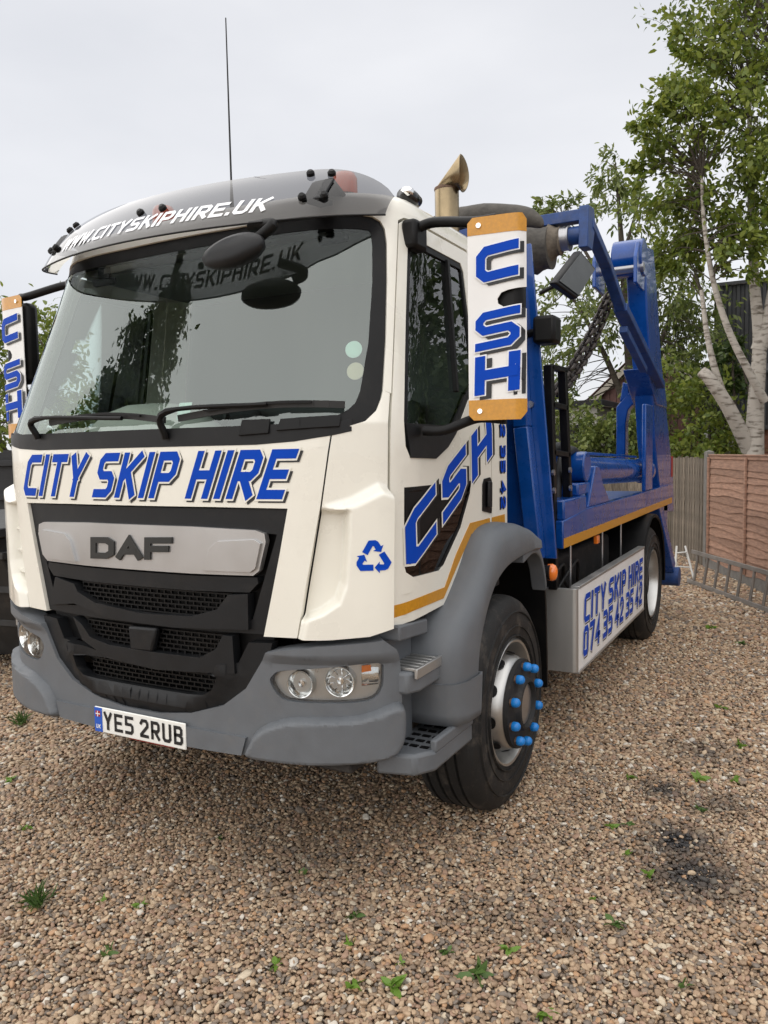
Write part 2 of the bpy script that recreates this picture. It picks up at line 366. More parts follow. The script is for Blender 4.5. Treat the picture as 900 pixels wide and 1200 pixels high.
# ---------------------------------------------------------------- lettering
GL = {'C': [[(1, 1), (.22, 1), (0, .86), (0, .14), (.22, 0), (1, 0)]], 'I': [[(.5, 1), (.5, 0)]], 'T': [[(0, 1), (1, 1)], [(.5, .9), (.5, 0)]],
 'Y': [[(0, 1), (.5, .42)], [(1, 1), (.5, .42)], [(.5, .42), (.5, 0)]], 'S': [[(1, 1), (.2, 1), (0, .88), (0, .62), (.2, .5), (.8, .5), (1, .38), (1, .12), (.8, 0), (0, 0)]],
 'K': [[(0, 1), (0, 0)], [(1, 1), (.12, .46)], [(.35, .60), (1, 0)]], 'P': [[(0, 0), (0, 1), (.8, 1), (1, .87), (1, .57), (.8, .44), (.12, .44)]],
 'H': [[(0, 1), (0, 0)], [(1, 1), (1, 0)], [(.05, .5), (.95, .5)]], 'R': [[(0, 0), (0, 1), (.8, 1), (1, .87), (1, .58), (.8, .45), (.12, .45)], [(.45, .42), (1, 0)]],
 'E': [[(1, 1), (0, 1), (0, 0), (1, 0)], [(.05, .5), (.85, .5)]], 'F': [[(0, 0), (0, 1), (1, 1)], [(.05, .48), (.85, .48)]],
 'D': [[(0, 0), (0, 1), (.72, 1), (1, .8), (1, .2), (.72, 0), (.08, 0)]], 'A': [[(0, 0), (.5, 1), (1, 0)], [(.28, .3), (.72, .3)]],
 'W': [[(0, 1), (.2, 0), (.5, .85), (.8, 0), (1, 1)]], 'U': [[(0, 1), (0, .14), (.2, 0), (.8, 0), (1, .14), (1, 1)]], '.': [[(.5, .02), (.5, .0)]],
 'c': [[(1, 1), (.16, 1), (0, .80), (0, .20), (.16, 0), (1, 0)]], 's': [[(1, 1), (.14, 1), (0, .84), (0, .66), (.14, .5), (.86, .5), (1, .34), (1, .16), (.86, 0), (0, 0)]],
 'B': [[(0, 0), (0, 1), (.75, 1), (.95, .88), (.95, .62), (.78, .52), (.1, .52)], [(.7, .5), (1, .38), (1, .13), (.8, 0), (.08, 0)]],
 '0': [[(.2, 0), (.0, .12), (0, .88), (.2, 1), (.8, 1), (1, .88), (1, .12), (.8, 0), (.2, 0)]], '7': [[(0, 1), (1, 1), (.4, 0)]], '4': [[(.75, 0), (.75, 1), (0, .32), (1, .32)]],
 '3': [[(0, 1), (.8, 1), (1, .88), (1, .62), (.85, .5), (.25, .5)], [(.85, .48), (1, .36), (1, .12), (.8, 0), (0, 0)]],
 '5': [[(1, 1), (0, 1), (0, .55), (.78, .55), (1, .43), (1, .13), (.78, 0), (0, 0)]], '2': [[(0, .82), (.2, 1), (.8, 1), (1, .87), (1, .65), (0, .08), (0, 0), (1, 0)]]}
GW = {'I': .0, '.': .0, 'W': 1.35, ' ': .25}
def strokes(text, h, gw, t, gap):
    """stroke polylines in text space, total width"""
    x = 0; res = []
    for ch in text:
        if ch == ' ': x += gw*.55+gap*.3; continue
        wdt = gw*GW.get(ch, 1)
        if ch not in ('I', '.'): inner = wdt
        else: inner = 0
        res.append([[(x+t/2+px*inner if inner else x+t/2, t/2+py*(h-t)) for px, py in pl] for pl in GL[ch]])
        x += inner+t+gap
    return res, x-gap
def stroke_poly(pl, t, ext, maxl):
    """offset strip: list of (left,right) pairs"""
    pts = [np.array(p, float) for p in pl]
    closed = np.allclose(pts[0], pts[-1])
    if not closed:
        d = pts[1]-pts[0]; pts[0] = pts[0]-d/np.linalg.norm(d)*ext; d = pts[-1]-pts[-2]; pts[-1] = pts[-1]+d/np.linalg.norm(d)*ext
    dense = []
    for a, b in zip(pts[:-1], pts[1:]):
        k = max(1, int(np.linalg.norm(b-a)/maxl)); dense += [(a+(b-a)*i/k) for i in range(k)]
    dense.append(pts[-1]); res = []
    for i, p in enumerate(dense):
        if closed: a = dense[i-1] if i > 0 else dense[-2]; b = dense[i+1] if i < len(dense)-1 else dense[1]
        else: a = dense[max(i-1, 0)]; b = dense[min(i+1, len(dense)-1)]
        d1 = p-a; d2 = b-p
        if np.linalg.norm(d1) < 1e-9: d1 = d2
        if np.linalg.norm(d2) < 1e-9: d2 = d1
        d1 = d1/np.linalg.norm(d1); d2 = d2/np.linalg.norm(d2)
        n1 = np.array([-d1[1], d1[0]]); n2 = np.array([-d2[1], d2[0]]); mm = n1+n2; L = np.linalg.norm(mm)
        mm = n1 if L < 1e-6 else mm/L; k = 1/max(.45, float(mm@n1))
        res.append((p+mm*t/2*k, p-mm*t/2*k))
    return res
def lettering(name, text, fn, O, E, U, mats, parent, weight=.2, wide=.5, gap=.14, layers=None, off=.002, maxl=.03, thick=0, label=None):
    """fn(a,b,off)->3D; O start of baseline, E end of baseline, U top above O, in surface coords; stroke weight as share of height"""
    O, E, U = np.array(O), np.array(E), np.array(U)
    st, wd = strokes(text, 1.0, wide, weight, gap)
    hgt = np.linalg.norm(U-O); bx = (E-O)/wd; by = (U-O)
    mb = MB()
    for li, (mi, dx, dy, grow, o2) in enumerate(layers or [(0, 0, 0, 0, 0)]):
        mb.mi = mi
        for g in st:
            for si, pl in enumerate(g):
                sp = stroke_poly(pl, weight+grow*2, weight/2+grow, maxl/hgt)
                vs = []
                for L, Rr in sp:
                    for q in (L, Rr):
                        c = O+bx*(q[0]+dx)+by*(q[1]+dy); vs.append(fn(c[0], c[1], off+o2+si*.0004))
                mb.add(vs, [(2*i+1, 2*i+3, 2*i+2, 2*i) for i in range(len(sp)-1)])
                if thick:
                    k = len(vs); bk = []
                    for L, Rr in sp:
                        for q in (L, Rr):
                            c = O+bx*(q[0]+dx)+by*(q[1]+dy); bk.append(fn(c[0], c[1], off+o2+si*.0004-thick))
                    n2 = len(sp)
                    mb.add(vs+bk, [(2*i, 2*i+2, k+2*i+2, k+2*i) for i in range(n2-1)]+[(2*i+3, 2*i+1, k+2*i+1, k+2*i+3) for i in range(n2-1)]+[(0, k, k+1, 1), (k-2, k-1, 2*k-1, 2*k-2)])
    return mb.build(name, mats, parent, 0, 30, False, label)
SHADOW = [(2, .09, -.055, .02, 0), (1, 0, 0, .04, .0012), (0, 0, 0, 0, .0026)]

# ================================================================ the lorry
truck = empty('skip_lorry'); tag(truck, 'cream cab skip loader lorry with blue lifting gear parked on gravel', 'lorry')
T = truck
tr = CAB.trace
# ---- front flap with the lettering
zc_top = tr(200, 519)[1]-.004; g_top = tr(250, 594)[1]
seam = CAB.tr([(388, 505), (384, 530), (375, 595), (366, 645), (357, 695), (348, 748)])
gr_edge = CAB.tr([(309, 746), (318, 700), (328, 648), (337, 596)])
top_edge = [(0, zc_top)]+[(s, z) for s, z in CAB.tr([(250, 517), (300, 515), (345, 511)])]
gz = gr_edge[-1][1]
fp = [(0, gz+.004), (.4, gz+.003), gr_edge[3], gr_edge[2], gr_edge[1], gr_edge[0], seam[5], seam[4], seam[3], seam[2], seam[1], seam[0]]+top_edge[::-1]
front_panel = patch('front_panel', half(fp[1:-1]), CAB, 'cream', T, .03, cell=.06, bevel=.008)
O, E_, U = tr(27.5, 580.5), tr(331, 585), tr(35, 533)
lettering('lettering', 'CITY SKIP HIRE', CAB.P, O, E_, U, ['letter_blue', 'letter_cream', 'letter_black'], front_panel, .19, .50, .17, SHADOW, label='blue words CITY SKIP HIRE with black drop shadow')
# ---- corner panels with the air deflector scoop
cp_out = [seam[0], seam[1], seam[2], seam[3], seam[4], seam[5]]
seam2 = CAB.tr([(455.5, 733), (455.5, 650), (456, 540), (458.5, 461)])
S_SEAM = seam2[1][0]
wcorn = CAB.tr([(449, 457), (447, 466), (441, 481), (428, 493.5), (410, 499), (391, 503.5)])
seamg = [(s+.006, z) for s, z in cp_out]
bot = CAB.tr([(390, 748), (430, 743)])
corner = [seamg[5], bot[0], bot[1]]+[(s-.006, z) for s, z in seam2]+wcorn+[seamg[0], seamg[1], seamg[2], seamg[3], seamg[4]]
defl = CAB.tr([(381, 592), (412, 583), (443, 566)])+[(S_SEAM+.05, tr(455, 578)[1]), (S_SEAM+.05, tr(455, 742)[1]), tr(430, 760), tr(345, 762)]+CAB.tr([(357, 712), (372, 640)])
scoop = [(seam[2][0]-.06, seam[2][1]-.012), tr(406, 600), tr(405, 640), tr(402, 684), tr(395, 704), tr(378, 716), tr(355, 725), (seam[4][0]-.08, seam[4][1]-.03)]
def dh(s, z, k=1):
    p = (abs(s), z); d = sdpoly(p, defl); e = sdpoly(p, scoop)
    rise = sstep(d, -.004, .038)*(.030+.028*sstep(abs(s), S_SEAM-.22, S_SEAM))
    dip = sstep(e, -.014, .010)
    return rise*(1-dip)-.035*dip
for sg in (1, -1):
    ol = corner if sg == 1 else mirror(corner)
    c = patch('corner_panel', ol, CAB, 'cream', T, .03, cell=.0066, hf=dh, bevel=0, sharp=85)
    for k in range(3):
        rib = MB()
        z = 1.18+k*.10
        s0 = np.interp(z, [seam[5][1], seam[0][1]], [seam[5][0], seam[0][0]])+.012; s1 = s0+.12
        a, b = CAB.P(sg*s0, z, -.033), CAB.P(sg*s1, z, -.033); a2, b2 = CAB.P(sg*s0, z, -.005), CAB.P(sg*s1, z, -.002)
        if sg == -1: rib.prism([a, b, b2, a2], (0, 0, .006)).build('vent_rib', 'cream', c)
    if sg == 1:
        # three chasing arrows
        mb = MB(); cs, cz = tr(433.5, 652); rr = .5*abs(tr(433, 632)[1]-tr(433, 671)[1])
        P2 = lambda a, b: CAB.P(cs+a*.92, cz+b, .0025+dh(cs+a*.92, cz+b))
        for k in range(3):
            an = k*2*math.pi/3; ca, sa = math.cos(an), math.sin(an)
            for poly in ([(-.98, -.66), (-.84, -.96), (.0, -.96), (.0, -.56), (-.70, -.56)], [(.40, -.96), (.74, -.96), (.92, -.86), (1.10, -.52), (.80, -.33), (.64, -.58), (.40, -.56), (.40, -.38), (.08, -.76), (.40, -1.14)]):
                pts = [(x*ca-(y+.15)*sa, x*sa+(y+.15)*ca) for x, y in poly]
                q = [P2(x*rr*.92, y*rr*.92) for x, y in pts]
                for tri in tessellate_polygon([[Vector((x, y, 0)) for x, y in pts]]): mb.add([q[i] for i in tri], [(0, 1, 2)])
        mb.build('recycling_mark', 'letter_blue', c, 0, 30, False)
# ---- cab shell arch: pillars, header, side rail and rear pillar
ZT = 2.70
DOOR_R = tr(576, 560)[0]; CABR = tr(594, 560)[0]
dtop = tr(467, 257)[1]
dtl = tr(466.5, 258)
ws = CAB.tr([(449, 457), (452.5, 400), (454, 330), (453.5, 285), (451, 268), (446, 259), (437, 253.5), (425, 251.5)])
top_c = tr(300, 266)
ws += [(.62, (ws[-1][1]+top_c[1])/2+.012), (.35, top_c[1]+.012), (0, top_c[1]+.022)]
strip_bot = tr(592, 616)[1]
sh = ws[::-1][1:]+[seam2[3]]+[(seam2[3][0]+(dtl[0]-seam2[3][0])*t, seam2[3][1]+(dtl[1]-seam2[3][1])*t) for t in (.33, .66)]+[dtl, (dtl[0]+.03, dtop+.012), (DOOR_R-.03, dtop+.012), (DOOR_R+.006, dtop-.02), (DOOR_R+.006, strip_bot), (CABR, strip_bot), (CABR, ZT), (.3, ZT)]
shell = patch('cab_shell', half(sh), CAB, 'cream', T, .035, cell=.07, bevel=.006)
# roof
rings = []
SS = list(np.linspace(-CABR, CABR, 61))
for z, ins in ((ZT-.004, 0), (ZT+.045, .014), (ZT+.075, .045), (ZT+.092, .11), (ZT+.102, .22), (ZT+.108, .40), (ZT+.110, .62)):
    ring = []
    for s in SS:
        p = CAB._p(s, ZT); n = CAB.N(s, ZT); n.z = 0; n.normalize(); q = p-n*ins
        c = Vector((0, 1.1, 0)); ring.append(Vector((q.x, q.y+.0*z, z)))
    rings.append(ring)
mb = MB(); n = len(SS)
mb.add([p for g in rings for p in g], [(k*n+i, k*n+i+1, (k+1)*n+i+1, (k+1)*n+i) for k in range(len(rings)-1) for i in range(n-1)])
last = rings[-1]; mb.add(last, [tuple(range(n))])
mb.add([g[0] for g in rings]+[g[-1] for g in rings], [(i, i+1, len(rings)+i+1, len(rings)+i) for i in range(len(rings)-1)])
roof = mb.build('cab_roof', 'cream', T, 0, 60)
box('rear_wall', (-1.06, 1.50, 1.10), (1.06, 1.535, ZT-.01), 'dash', T)
box('cab_floor', (-1.05, .28, 1.02), (1.05, 1.50, 1.06), 'underside', T)
# ---- windscreen with seal
wb = [(0, zc_top-.012)]+[(s, z-.012) for s, z in CAB.tr([(250, 517), (300, 515), (345, 511), (391, 503.5), (410, 499)])]+[(s-.004, z) for s, z in CAB.tr([(428, 493.5), (441, 481), (447, 466)])]
ap = wb[1:]+[(s-.004, z) for s, z in ws[:-1]]
def shrink(poly, d):
    n = len(poly); res = []
    for i in range(n):
        a, b, c = np.array(poly[i-1]), np.array(poly[i]), np.array(poly[(i+1) % n]); t = (c-a)/np.linalg.norm(c-a); res.append(tuple(b+np.array([-t[1], t[0]])*d))
    return res
aper = half(ap)
gl_in = [(s*(1-.03*sstep(abs(s), .6, 1.0)*sstep(2.3-z, 0, .45)), z) for s, z in shrink(aper, .058)]
seal = patch('windscreen_seal', shrink(aper, -.001), CAB, 'black', T, .02, holes=[gl_in], cell=.08, off=-.008, bevel=.004)
screen = patch('windscreen', shrink(aper, .030), CAB, 'windscreen', T, .005, cell=.05, off=-.010, bevel=0, solid=False)
# black cowl under the glass
cw_lo = [(0, zc_top-.02)]+[(s, z-.02) for s, z in CAB.tr([(300, 515), (345, 511), (391, 503.5), (412, 498.8)])]
cw_hi = [(s, z) for s, z in CAB.tr([(412, 490.5), (395, 494.5), (330, 497), (260, 500)])]+[(0, tr(200, 503)[1])]
cowl = patch('wiper_cowl', half(cw_lo[1:]+cw_hi[:-1]), CAB, 'dark_plastic', T, .03, cell=.06, off=.002, bevel=.004)
for poly in ([(285, 493), (318, 492), (316, 508), (281, 511)], [(330, 492), (400, 487), (398, 500), (325, 505)]):
    patch('cowl_flap', [tr(u, v) for u, v in poly[::-1]], CAB, 'black', cowl, .012, cell=.1, off=.012, bevel=.003)
# wipers
def wiper(piv, elbow, tip, b0, b1):
    wp = empty('wiper', parent=T)
    P = lambda q, o: CAB.P(*tr(*q), o)
    tube('wiper_arm', bez([P(piv, .01), P(elbow, .06), P(tip, .035)], 6), [.014]*7+[.009]*6, 'black', wp, 8)
    pts = [P((b0[0]+(b1[0]-b0[0])*t, b0[1]+(b1[1]-b0[1])*t-7*math.sin(math.pi*t)), .014) for t in np.linspace(0, 1, 12)]
    mb = MB()
    for a, b in zip(pts[:-1], pts[1:]): mb.beam(a, b, .012, .026)
    mb.build('wiper_blade', 'rubber', wp)
    mb = MB()
    for a, b in zip(pts[2:-3], pts[3:-2]): mb.beam(a+Vector((0, -.02, .006)), b+Vector((0, -.02, .006)), .010, .008)
    mb.build('blade_frame', 'black', wp)
wiper((196, 514), (207, 489), (318, 478), (212, 492), (404, 476))
wiper((47, 514), (56, 497), (150, 494), (62, 497), (196, 494))
# stickers on the glass
for (u, v), r, m_ in (((415, 407.5), .034, 'sticker'), ((417, 433), .034, 'sticker_tan')):
    s0, z0 = tr(u, v); patch('sticker', [(s0+r*math.cos(a), z0+r*math.sin(a)) for a in np.linspace(0, 2*math.pi, 20)[:-1]], CAB, m_, T, .001, cell=.1, off=-.013, bevel=0)
s0, z0 = tr(213, 479); patch('sticker', [(s0-.03, z0-.04), (s0+.035, z0-.04), (s0+.035, z0+.03), (s0-.03, z0+.03)], CAB, 'sticker', T, .001, cell=.1, off=-.013, bevel=0)
# ---- visor
def visP(x, t):
    # t 0 bottom edge .. 1 top edge
    ax = abs(x)
    e_ = max(0, ax-.78)**2; yb = .06+.33*x*x+4*e_; zb = 2.597+.04*x*x+.8*e_
    h = .264*max(0.0, 1-(max(0, ax-.64)/.335)**2.3)**.5
    y = yb+h*(.62*t+.25*t*t*t); z = zb+h*t-.03*h*t**3
    return Vector((x, y, z))
def visF(x, t, off=0):
    e = .01; a = visP(x+e, t)-visP(x-e, t); b = visP(x, t+e)-visP(x, t-e); n = a.cross(b).normalized(); return visP(x, t)+n*off
mb = MB(); XS = np.linspace(-.955, .955, 81); TS = np.linspace(0, 1, 13)
top = [visF(x, t) for x in XS for t in TS]; bt = [visF(x, t, -.005) for x in XS for t in TS]; k = len(TS)
F_ = [(i*k+j, (i+1)*k+j, (i+1)*k+j+1, i*k+j+1) for i in range(len(XS)-1) for j in range(k-1)]
mb.add(top, F_)
visor = mb.build('sun_visor', 'smoked', T, 0, 60, False)
tube('visor_edge', [visF(x, 0) for x in XS], .004, 'black', visor, 6)
lettering('visor_lettering', 'WWW.CITYSKIPHIRE.UK', lambda a, b, o: visF(a, b, o), (-.575, .18), (.575, .18), (-.56, .425), ['letter_white'], visor, .20, .55, .13, off=.003, label='white web address WWW.CITYSKIPHIRE.UK')
for x, t in ((.776, .365), (.699, .35), (.754, .83), (.674, .83), (-.02, .50), (.10, .50), (-.776, .365), (-.699, .35), (-.754, .83), (-.674, .83)):
    a, b = visF(x, t, .001), visF(x, t, .022); tube('bolt', [a, a*.4+b*.6, b], [.017, .017, .010], 'black', visor, 10)
for x in (-.735, .735):
    a = visF(x, .72, -.006); b = Vector((x, a.y+.14, a.z-.06)); c = visF(x, .34, -.006)
    mb = MB(); mb.beam(a, c, .10, .010, up=(0, 1, .3)); mb.beam(a, b, .09, .02); mb.beam(c, Vector((x, c.y+.10, c.z+.01)), .06, .02); mb.build('visor_bracket', 'dark_plastic', visor, .003)
# kerb-view mirror under the visor
mr = empty('front_mirror', parent=T)
c0 = on(270, 292, 'y', .12)
mb = MB(); prof = [(0, -.02), (.06, -.018), (.095, 0), (.10, .02), (.09, .05), (.05, .075), (0, .082)]
mb.lathe(prof, (0, 0, 0), 'Y', 28)
mo = mb.build('mirror_housing', 'dark_plastic', mr, 0, 60); mo.scale = (1.52, .9, .66); mo.location = c0; mo.rotation_euler = (R(-18), R(-6), 0)
q = visF(.52, .05, -.01)
tube('mirror_arm', bez([c0+Vector((.10, .05, .04)), c0+Vector((.16, .06, .085)), q+Vector((-.02, .05, 0))], 6), .022, 'black', mr, 10)
# roof beacons behind the visor
for u, v in ((404, 219), (192, 256)):
    q = on(u, v, 'y', .62); bc = empty('beacon', q-Vector((0, 0, .07)), parent=T)
    MB().lathe([(0, 0), (.065, 0), (.065, .03), (0, .03)], (0, 0, 0), 'Z', 24).build('beacon_base', 'black', bc)
    MB().lathe([(.055, .03), (.055, .10), (.045, .122), (0, .128)], (0, 0, 0), 'Z', 24).build('beacon_lens', 'beacon', bc, 0, 60)
    tube('beacon_stem', [(0, 0, 0), (0, .06, -.09)], .016, 'black', bc, 8)
tube('light_bar', [(-.75, .60, ZT+.045), (.75, .60, ZT+.045)], .026, 'dark_plastic', T, 10)
pa = on(271, 214, 'y', .75)
tube('aerial', [pa+Vector((0, 0, -.15)), pa, on(264.5, 21, 'y', .85)], [.012, .005, .003], 'black', T, 6)
# roof marker lamp
ml = on(478, 231, 'x', .90)
mk = MB().lathe([(0, -.075), (.035, -.06), (.042, 0), (.032, .06), (0, .075)], (0, 0, 0), 'Y', 14).build('marker_lamp', 'black_gloss', T, 0, 60); mk.location = ml+Vector((.0, .02, .0)); mk.scale = (1, 1, .85)
mk2 = MB().lathe([(0, -.03), (.026, -.02), (.03, 0), (.02, .03), (0, .035)], (0, 0, 0), 'Y', 12).build('lamp_lens', 'chrome', mk, 0, 60); mk2.location = (.012, -.045, .012)

# ---- doors
doorL = [(s+.006, z) for s, z in seam2]
dk = CAB.tr([(456.5, 735), (521, 708), (537, 672), (553.5, 633), (574, 623)])
door_out = [(dk[0][0]+.006, dk[0][1])]+dk[1:4]+[(DOOR_R-.004, dk[4][1]), (DOOR_R-.004, 1.9), (DOOR_R-.004, dtop-.02), (DOOR_R-.03, dtop), (dtl[0]+.03, dtop), (dtl[0]+.006, dtl[1]-.012)]+[(seam2[3][0]+(dtl[0]-seam2[3][0])*t+.006, seam2[3][1]+(dtl[1]-seam2[3][1])*t) for t in (.66, .33)]+[doorL[3], doorL[2], doorL[1]]
wz0, wz1 = tr(480.8, 537)[1], tr(478.5, 278)[1]
wl = CAB.tr([(480.5, 536.5), (475, 523), (473, 493), (475, 377), (477.5, 285), (480, 277.5)])
WR = DOOR_R-.12
win = [wl[0], tr(510, 537.5), tr(524, 524), tr(534, 508), tr(549, 470), tr(560, 452)]+[(WR-.03, 1.985), (WR, 2.03), (WR, wz1-.04), (WR-.04, wz1)]+[wl[5], wl[4], wl[3], wl[2], wl[1]]
lw = CAB.tr([(473.5, 571), (473.3, 662), (475.6, 671), (484.4, 676.7), (515.6, 669), (520, 662), (540, 618), (551, 578), (552.5, 563)])
for sg in (1, -1):
    mir = (lambda p: p) if sg == 1 else mirror
    d = patch('door', mir(door_out), CAB, 'cream', T, .04, holes=[mir(shrink(win, .002)), mir(shrink(lw, .001))], cell=.09, bevel=.005)
    fr = patch('window_frame', mir(win), CAB, 'black', d, .03, holes=[mir(shrink(win, .030))], cell=.12, off=-.004, bevel=.003)
    patch('window_glass', mir(shrink(win, .012)), CAB, 'side_glass', d, .005, cell=.12, off=-.012, bevel=0, solid=False)
    ql = tr(472.8, 493)[1]-.003
    patch('window_sill_trim', mir([wl[0], tr(510, 537.5), tr(524, 524), tr(533, 509), tr(537, 500), (wl[0][0]-.03, tr(475, 496)[1])]), CAB, 'dark_plastic', d, .02, cell=.12, off=.006, bevel=.004)
    a, b = CAB.P(sg*(wl[2][0]+.52), 1.98, -.004), CAB.P(sg*(wl[2][0]+.52), wz1-.02, -.004); beam('window_divider', a, b, .022, .022, 'black', d, .002, up=(1, 0, 0))
    patch('lower_window', mir(shrink(lw, -.001)), CAB, 'lower_glass', d, .006, cell=.12, off=-.006, bevel=.002)
    patch('lower_window_seal', mir(lw), CAB, 'black', d, .02, holes=[mir(shrink(lw, .016))], cell=.12, off=-.001, bevel=.002)
    hd = [(DOOR_R-.13, 1.435), (DOOR_R-.018, 1.415), (DOOR_R-.012, 1.43), (DOOR_R-.012, 1.575), (DOOR_R-.03, 1.59), (DOOR_R-.105, 1.585), (DOOR_R-.125, 1.56)]
    h_ = patch('door_handle', mir(hd), CAB, 'black', d, .02, cell=.1, off=.006, bevel=.006)
    patch('handle_pull', mir([(DOOR_R-.095, 1.45), (DOOR_R-.05, 1.445), (DOOR_R-.045, 1.57), (DOOR_R-.09, 1.575)]), CAB, 'dark_plastic', h_, .015, cell=.1, off=.024, bevel=.006)
    tp = [(460, 724.3), (488, 714), (519.5, 701), (536, 662), (552, 625.5), (574.5, 619)]; tq = [(573.5, 607), (550.5, 613), (534, 650), (521, 688), (488, 701), (460, 709.8)]
    patch('reflective_tape', mir(CAB.tr(tp+tq)), CAB, 'tape_amber', d, .002, cell=.1, off=.0025, bevel=0)
    patch('reflective_tape', mir(CAB.tr([(576.5, 618.5), (591.5, 614.5), (591, 602.5), (576, 606.5)])), CAB, 'tape_amber', d, .002, cell=.1, off=.0025, bevel=0)
    if sg == 1:
        lettering('door_lettering', 'CSH', CAB.P, tr(475.5, 672), tr(576, 533), tr(473.5, 607), ['letter_blue', 'letter_cream', 'letter_black'], d, .24, .62, .22, [(2, .10, -.05, .03, 0), (1, 0, 0, .035, .001), (0, 0, 0, 0, .002)], label='large slanted blue letters CSH across door and lower window')
        lettering('pillar_lettering', '074 35 42 35 42', CAB.P, (CABR-.10, 2.36), (CABR-.10, tr(586, 596)[1]), (CABR-.025, 2.36), ['letter_blue', 'letter_cream', 'letter_black'], d, .24, .60, .24, [(2, .06, -.12, .03, 0), (0, 0, 0, 0, .002)], label='blue phone number running down the rear pillar')
# ---- mirrors with lettered guards
for sg in (1, -1):
    M_ = empty('mirror_set', parent=T)
    # guard sheet profile in plan, bent at the outer edge
    pl = [(1.289, .520), (1.33, .524), (1.37, .528), (1.41, .532), (1.455, .537), (1.487, .547), (1.505, .572)]
    pl = [(v.x, v.y) for v in bez([(x, y, 0) for x, y in pl], 6)]
    G0, G1 = 1.835, 2.60
    Ls = [0]
    for a, b in zip(pl[:-1], pl[1:]): Ls.append(Ls[-1]+math.dist(a, b))
    class GS:
        def _p(self, a, z): return Vector((sg*np.interp(a, Ls, [p[0] for p in pl]), np.interp(a, Ls, [p[1] for p in pl]), z))
        def N(self, a, z):
            e = .012; d = self._p(a+e, z)-self._p(a-e, z); return Vector((d.y, -d.x, 0)).normalized()*sg
        def P(self, a, z, off=0): return self._p(a, z)+self.N(a, z)*off
    gs = GS(); W = Ls[-1]
    def gpatch(name, ol, m_, par, **k): return patch(name, ol, gs, m_, par, **k)
    slot = [(W+.002, 2.285)]
    body = [(0, G0+.075), (W, G0+.075), (W, 2.250), (W-.06, 2.252), (.145, 2.255), (.118, 2.272), (.115, 2.290), (.13, 2.312), (.155, 2.320), (W-.05, 2.324), (W, 2.330), (W, G1-.062), (0, G1-.062)]
    g = gpatch('mirror_guard', body, 'white', M_, thick=.004, cell=.022, bevel=0)
    gpatch('amber_band', [(.02, G0), (W-.03, G0), (W, G0+.03), (W, G0+.078), (0, G0+.078), (0, G0+.02)], 'tape_amber', M_, thick=.004, cell=.022, bevel=0, off=.0015)
    gpatch('amber_band', [(0, G1-.066), (W, G1-.066), (W, G1-.02), (W-.02, G1), (.02, G1), (0, G1-.02)], 'tape_amber', M_, thick=.004, cell=.022, bevel=0, off=.0015)
    for z in (G0+.035, G1-.032): tube('screw', [gs.P(.045, z, .001), gs.P(.045, z, .008)], .010, 'chrome', M_, 8)
    fnp = (lambda a, b, o: gs.P(a, b, o)) if sg == 1 else (lambda a, b, o: gs.P(W-a, b, o))
    LY = [(2, .15, -.10, .02, 0), (1, 0, 0, .035, .0016), (0, 0, 0, 0, .004)]
    dx = 0.034
    lettering('guard_letter', 'c', fnp, (dx, 2.350), (dx+.160, 2.372), (dx+.002, 2.482), ['letter_blue', 'letter_white', 'letter_black'], g, .27, .95, .2, LY, off=.004, maxl=.007)
    lettering('guard_letter', 's', fnp, (dx-.006, 2.095), (dx+.162, 2.118), (dx-.002, 2.238), ['letter_blue', 'letter_white', 'letter_black'], g, .215, .95, .2, LY, off=.004, maxl=.007)
    lettering('guard_letter', 'H', fnp, (dx-.010, 1.928), (dx+.162, 1.947), (dx-.006, 2.075), ['letter_blue', 'letter_white', 'letter_black'], g, .26, .85, .2, LY, off=.004, maxl=.007)
    # mirror housings behind
    box('mirror_housing', (sg*1.30, .555, 2.13), (sg*1.49, .64, 2.57), 'black', M_, .03)
    box('mirror_housing', (sg*1.31, .555, 1.88), (sg*1.485, .63, 2.10), 'black', M_, .03)
    rod = [(sg*1.40, .60, 2.60), (sg*1.40, .60, 1.82)]; tube('mirror_pole', rod, .014, 'black', M_)
    a = CAB.P(sg*(dtl[0]+.08), dtop-.04, .02)
    tube('mirror_arm', bez([a, a+Vector((sg*.09, -.0, .015)), (sg*1.30, .575, 2.60), (sg*1.38, .59, 2.605)], 6), .021, 'black', M_, 10)
    box('arm_mount', a+Vector((-sg*.04, -.05, -.085)), a+Vector((sg*.03, .07, .035)), 'black', M_, .018)
    b_ = CAB.P(sg*(S_SEAM+.20), 1.80, .02)
    tube('mirror_arm', bez([b_, b_+Vector((sg*.08, .02, .0)), (sg*1.30, .57, 1.845), (sg*1.40, .59, 1.84)], 6), .020, 'black', M_, 10)

# ---- grille
gb = half([(.35, .80), (.60, .93), (.645, 1.02), gr_edge[0], gr_edge[1], gr_edge[2], gr_edge[3], (.4, gz+.001)])
grille = patch('grille', gb, CAB, 'black', T, .02, cell=.08, off=-.055, bevel=0)
tb = half([(.4, g_top-.075), (gr_edge[3][0]-.028, gz-.075), (gr_edge[0][0]-.04, gr_edge[0][1]+.03), (gr_edge[0][0]-.004, gr_edge[0][1]+.005), (gr_edge[2][0]-.004, gr_edge[2][1]), (gr_edge[3][0]-.004, gz-.004), (.4, gz-.004)])
hole = half([(.3, 1.07), (.47, 1.06), (gr_edge[0][0]-.055, gr_edge[0][1]+.06), (gr_edge[3][0]-.055, gz-.10), (.3, g_top-.085)])
patch('grille_surround', half([(.3, 1.02), (gr_edge[0][0]-.004, gr_edge[0][1]+.005), (gr_edge[2][0]-.004, gr_edge[2][1]), (gr_edge[3][0]-.004, gz-.004), (.4, gz-.004)]), CAB, 'dark_plastic', grille, .05, holes=[hole], cell=.08, off=-.014, bevel=.008)
bz0, bz1 = 1.255, 1.437
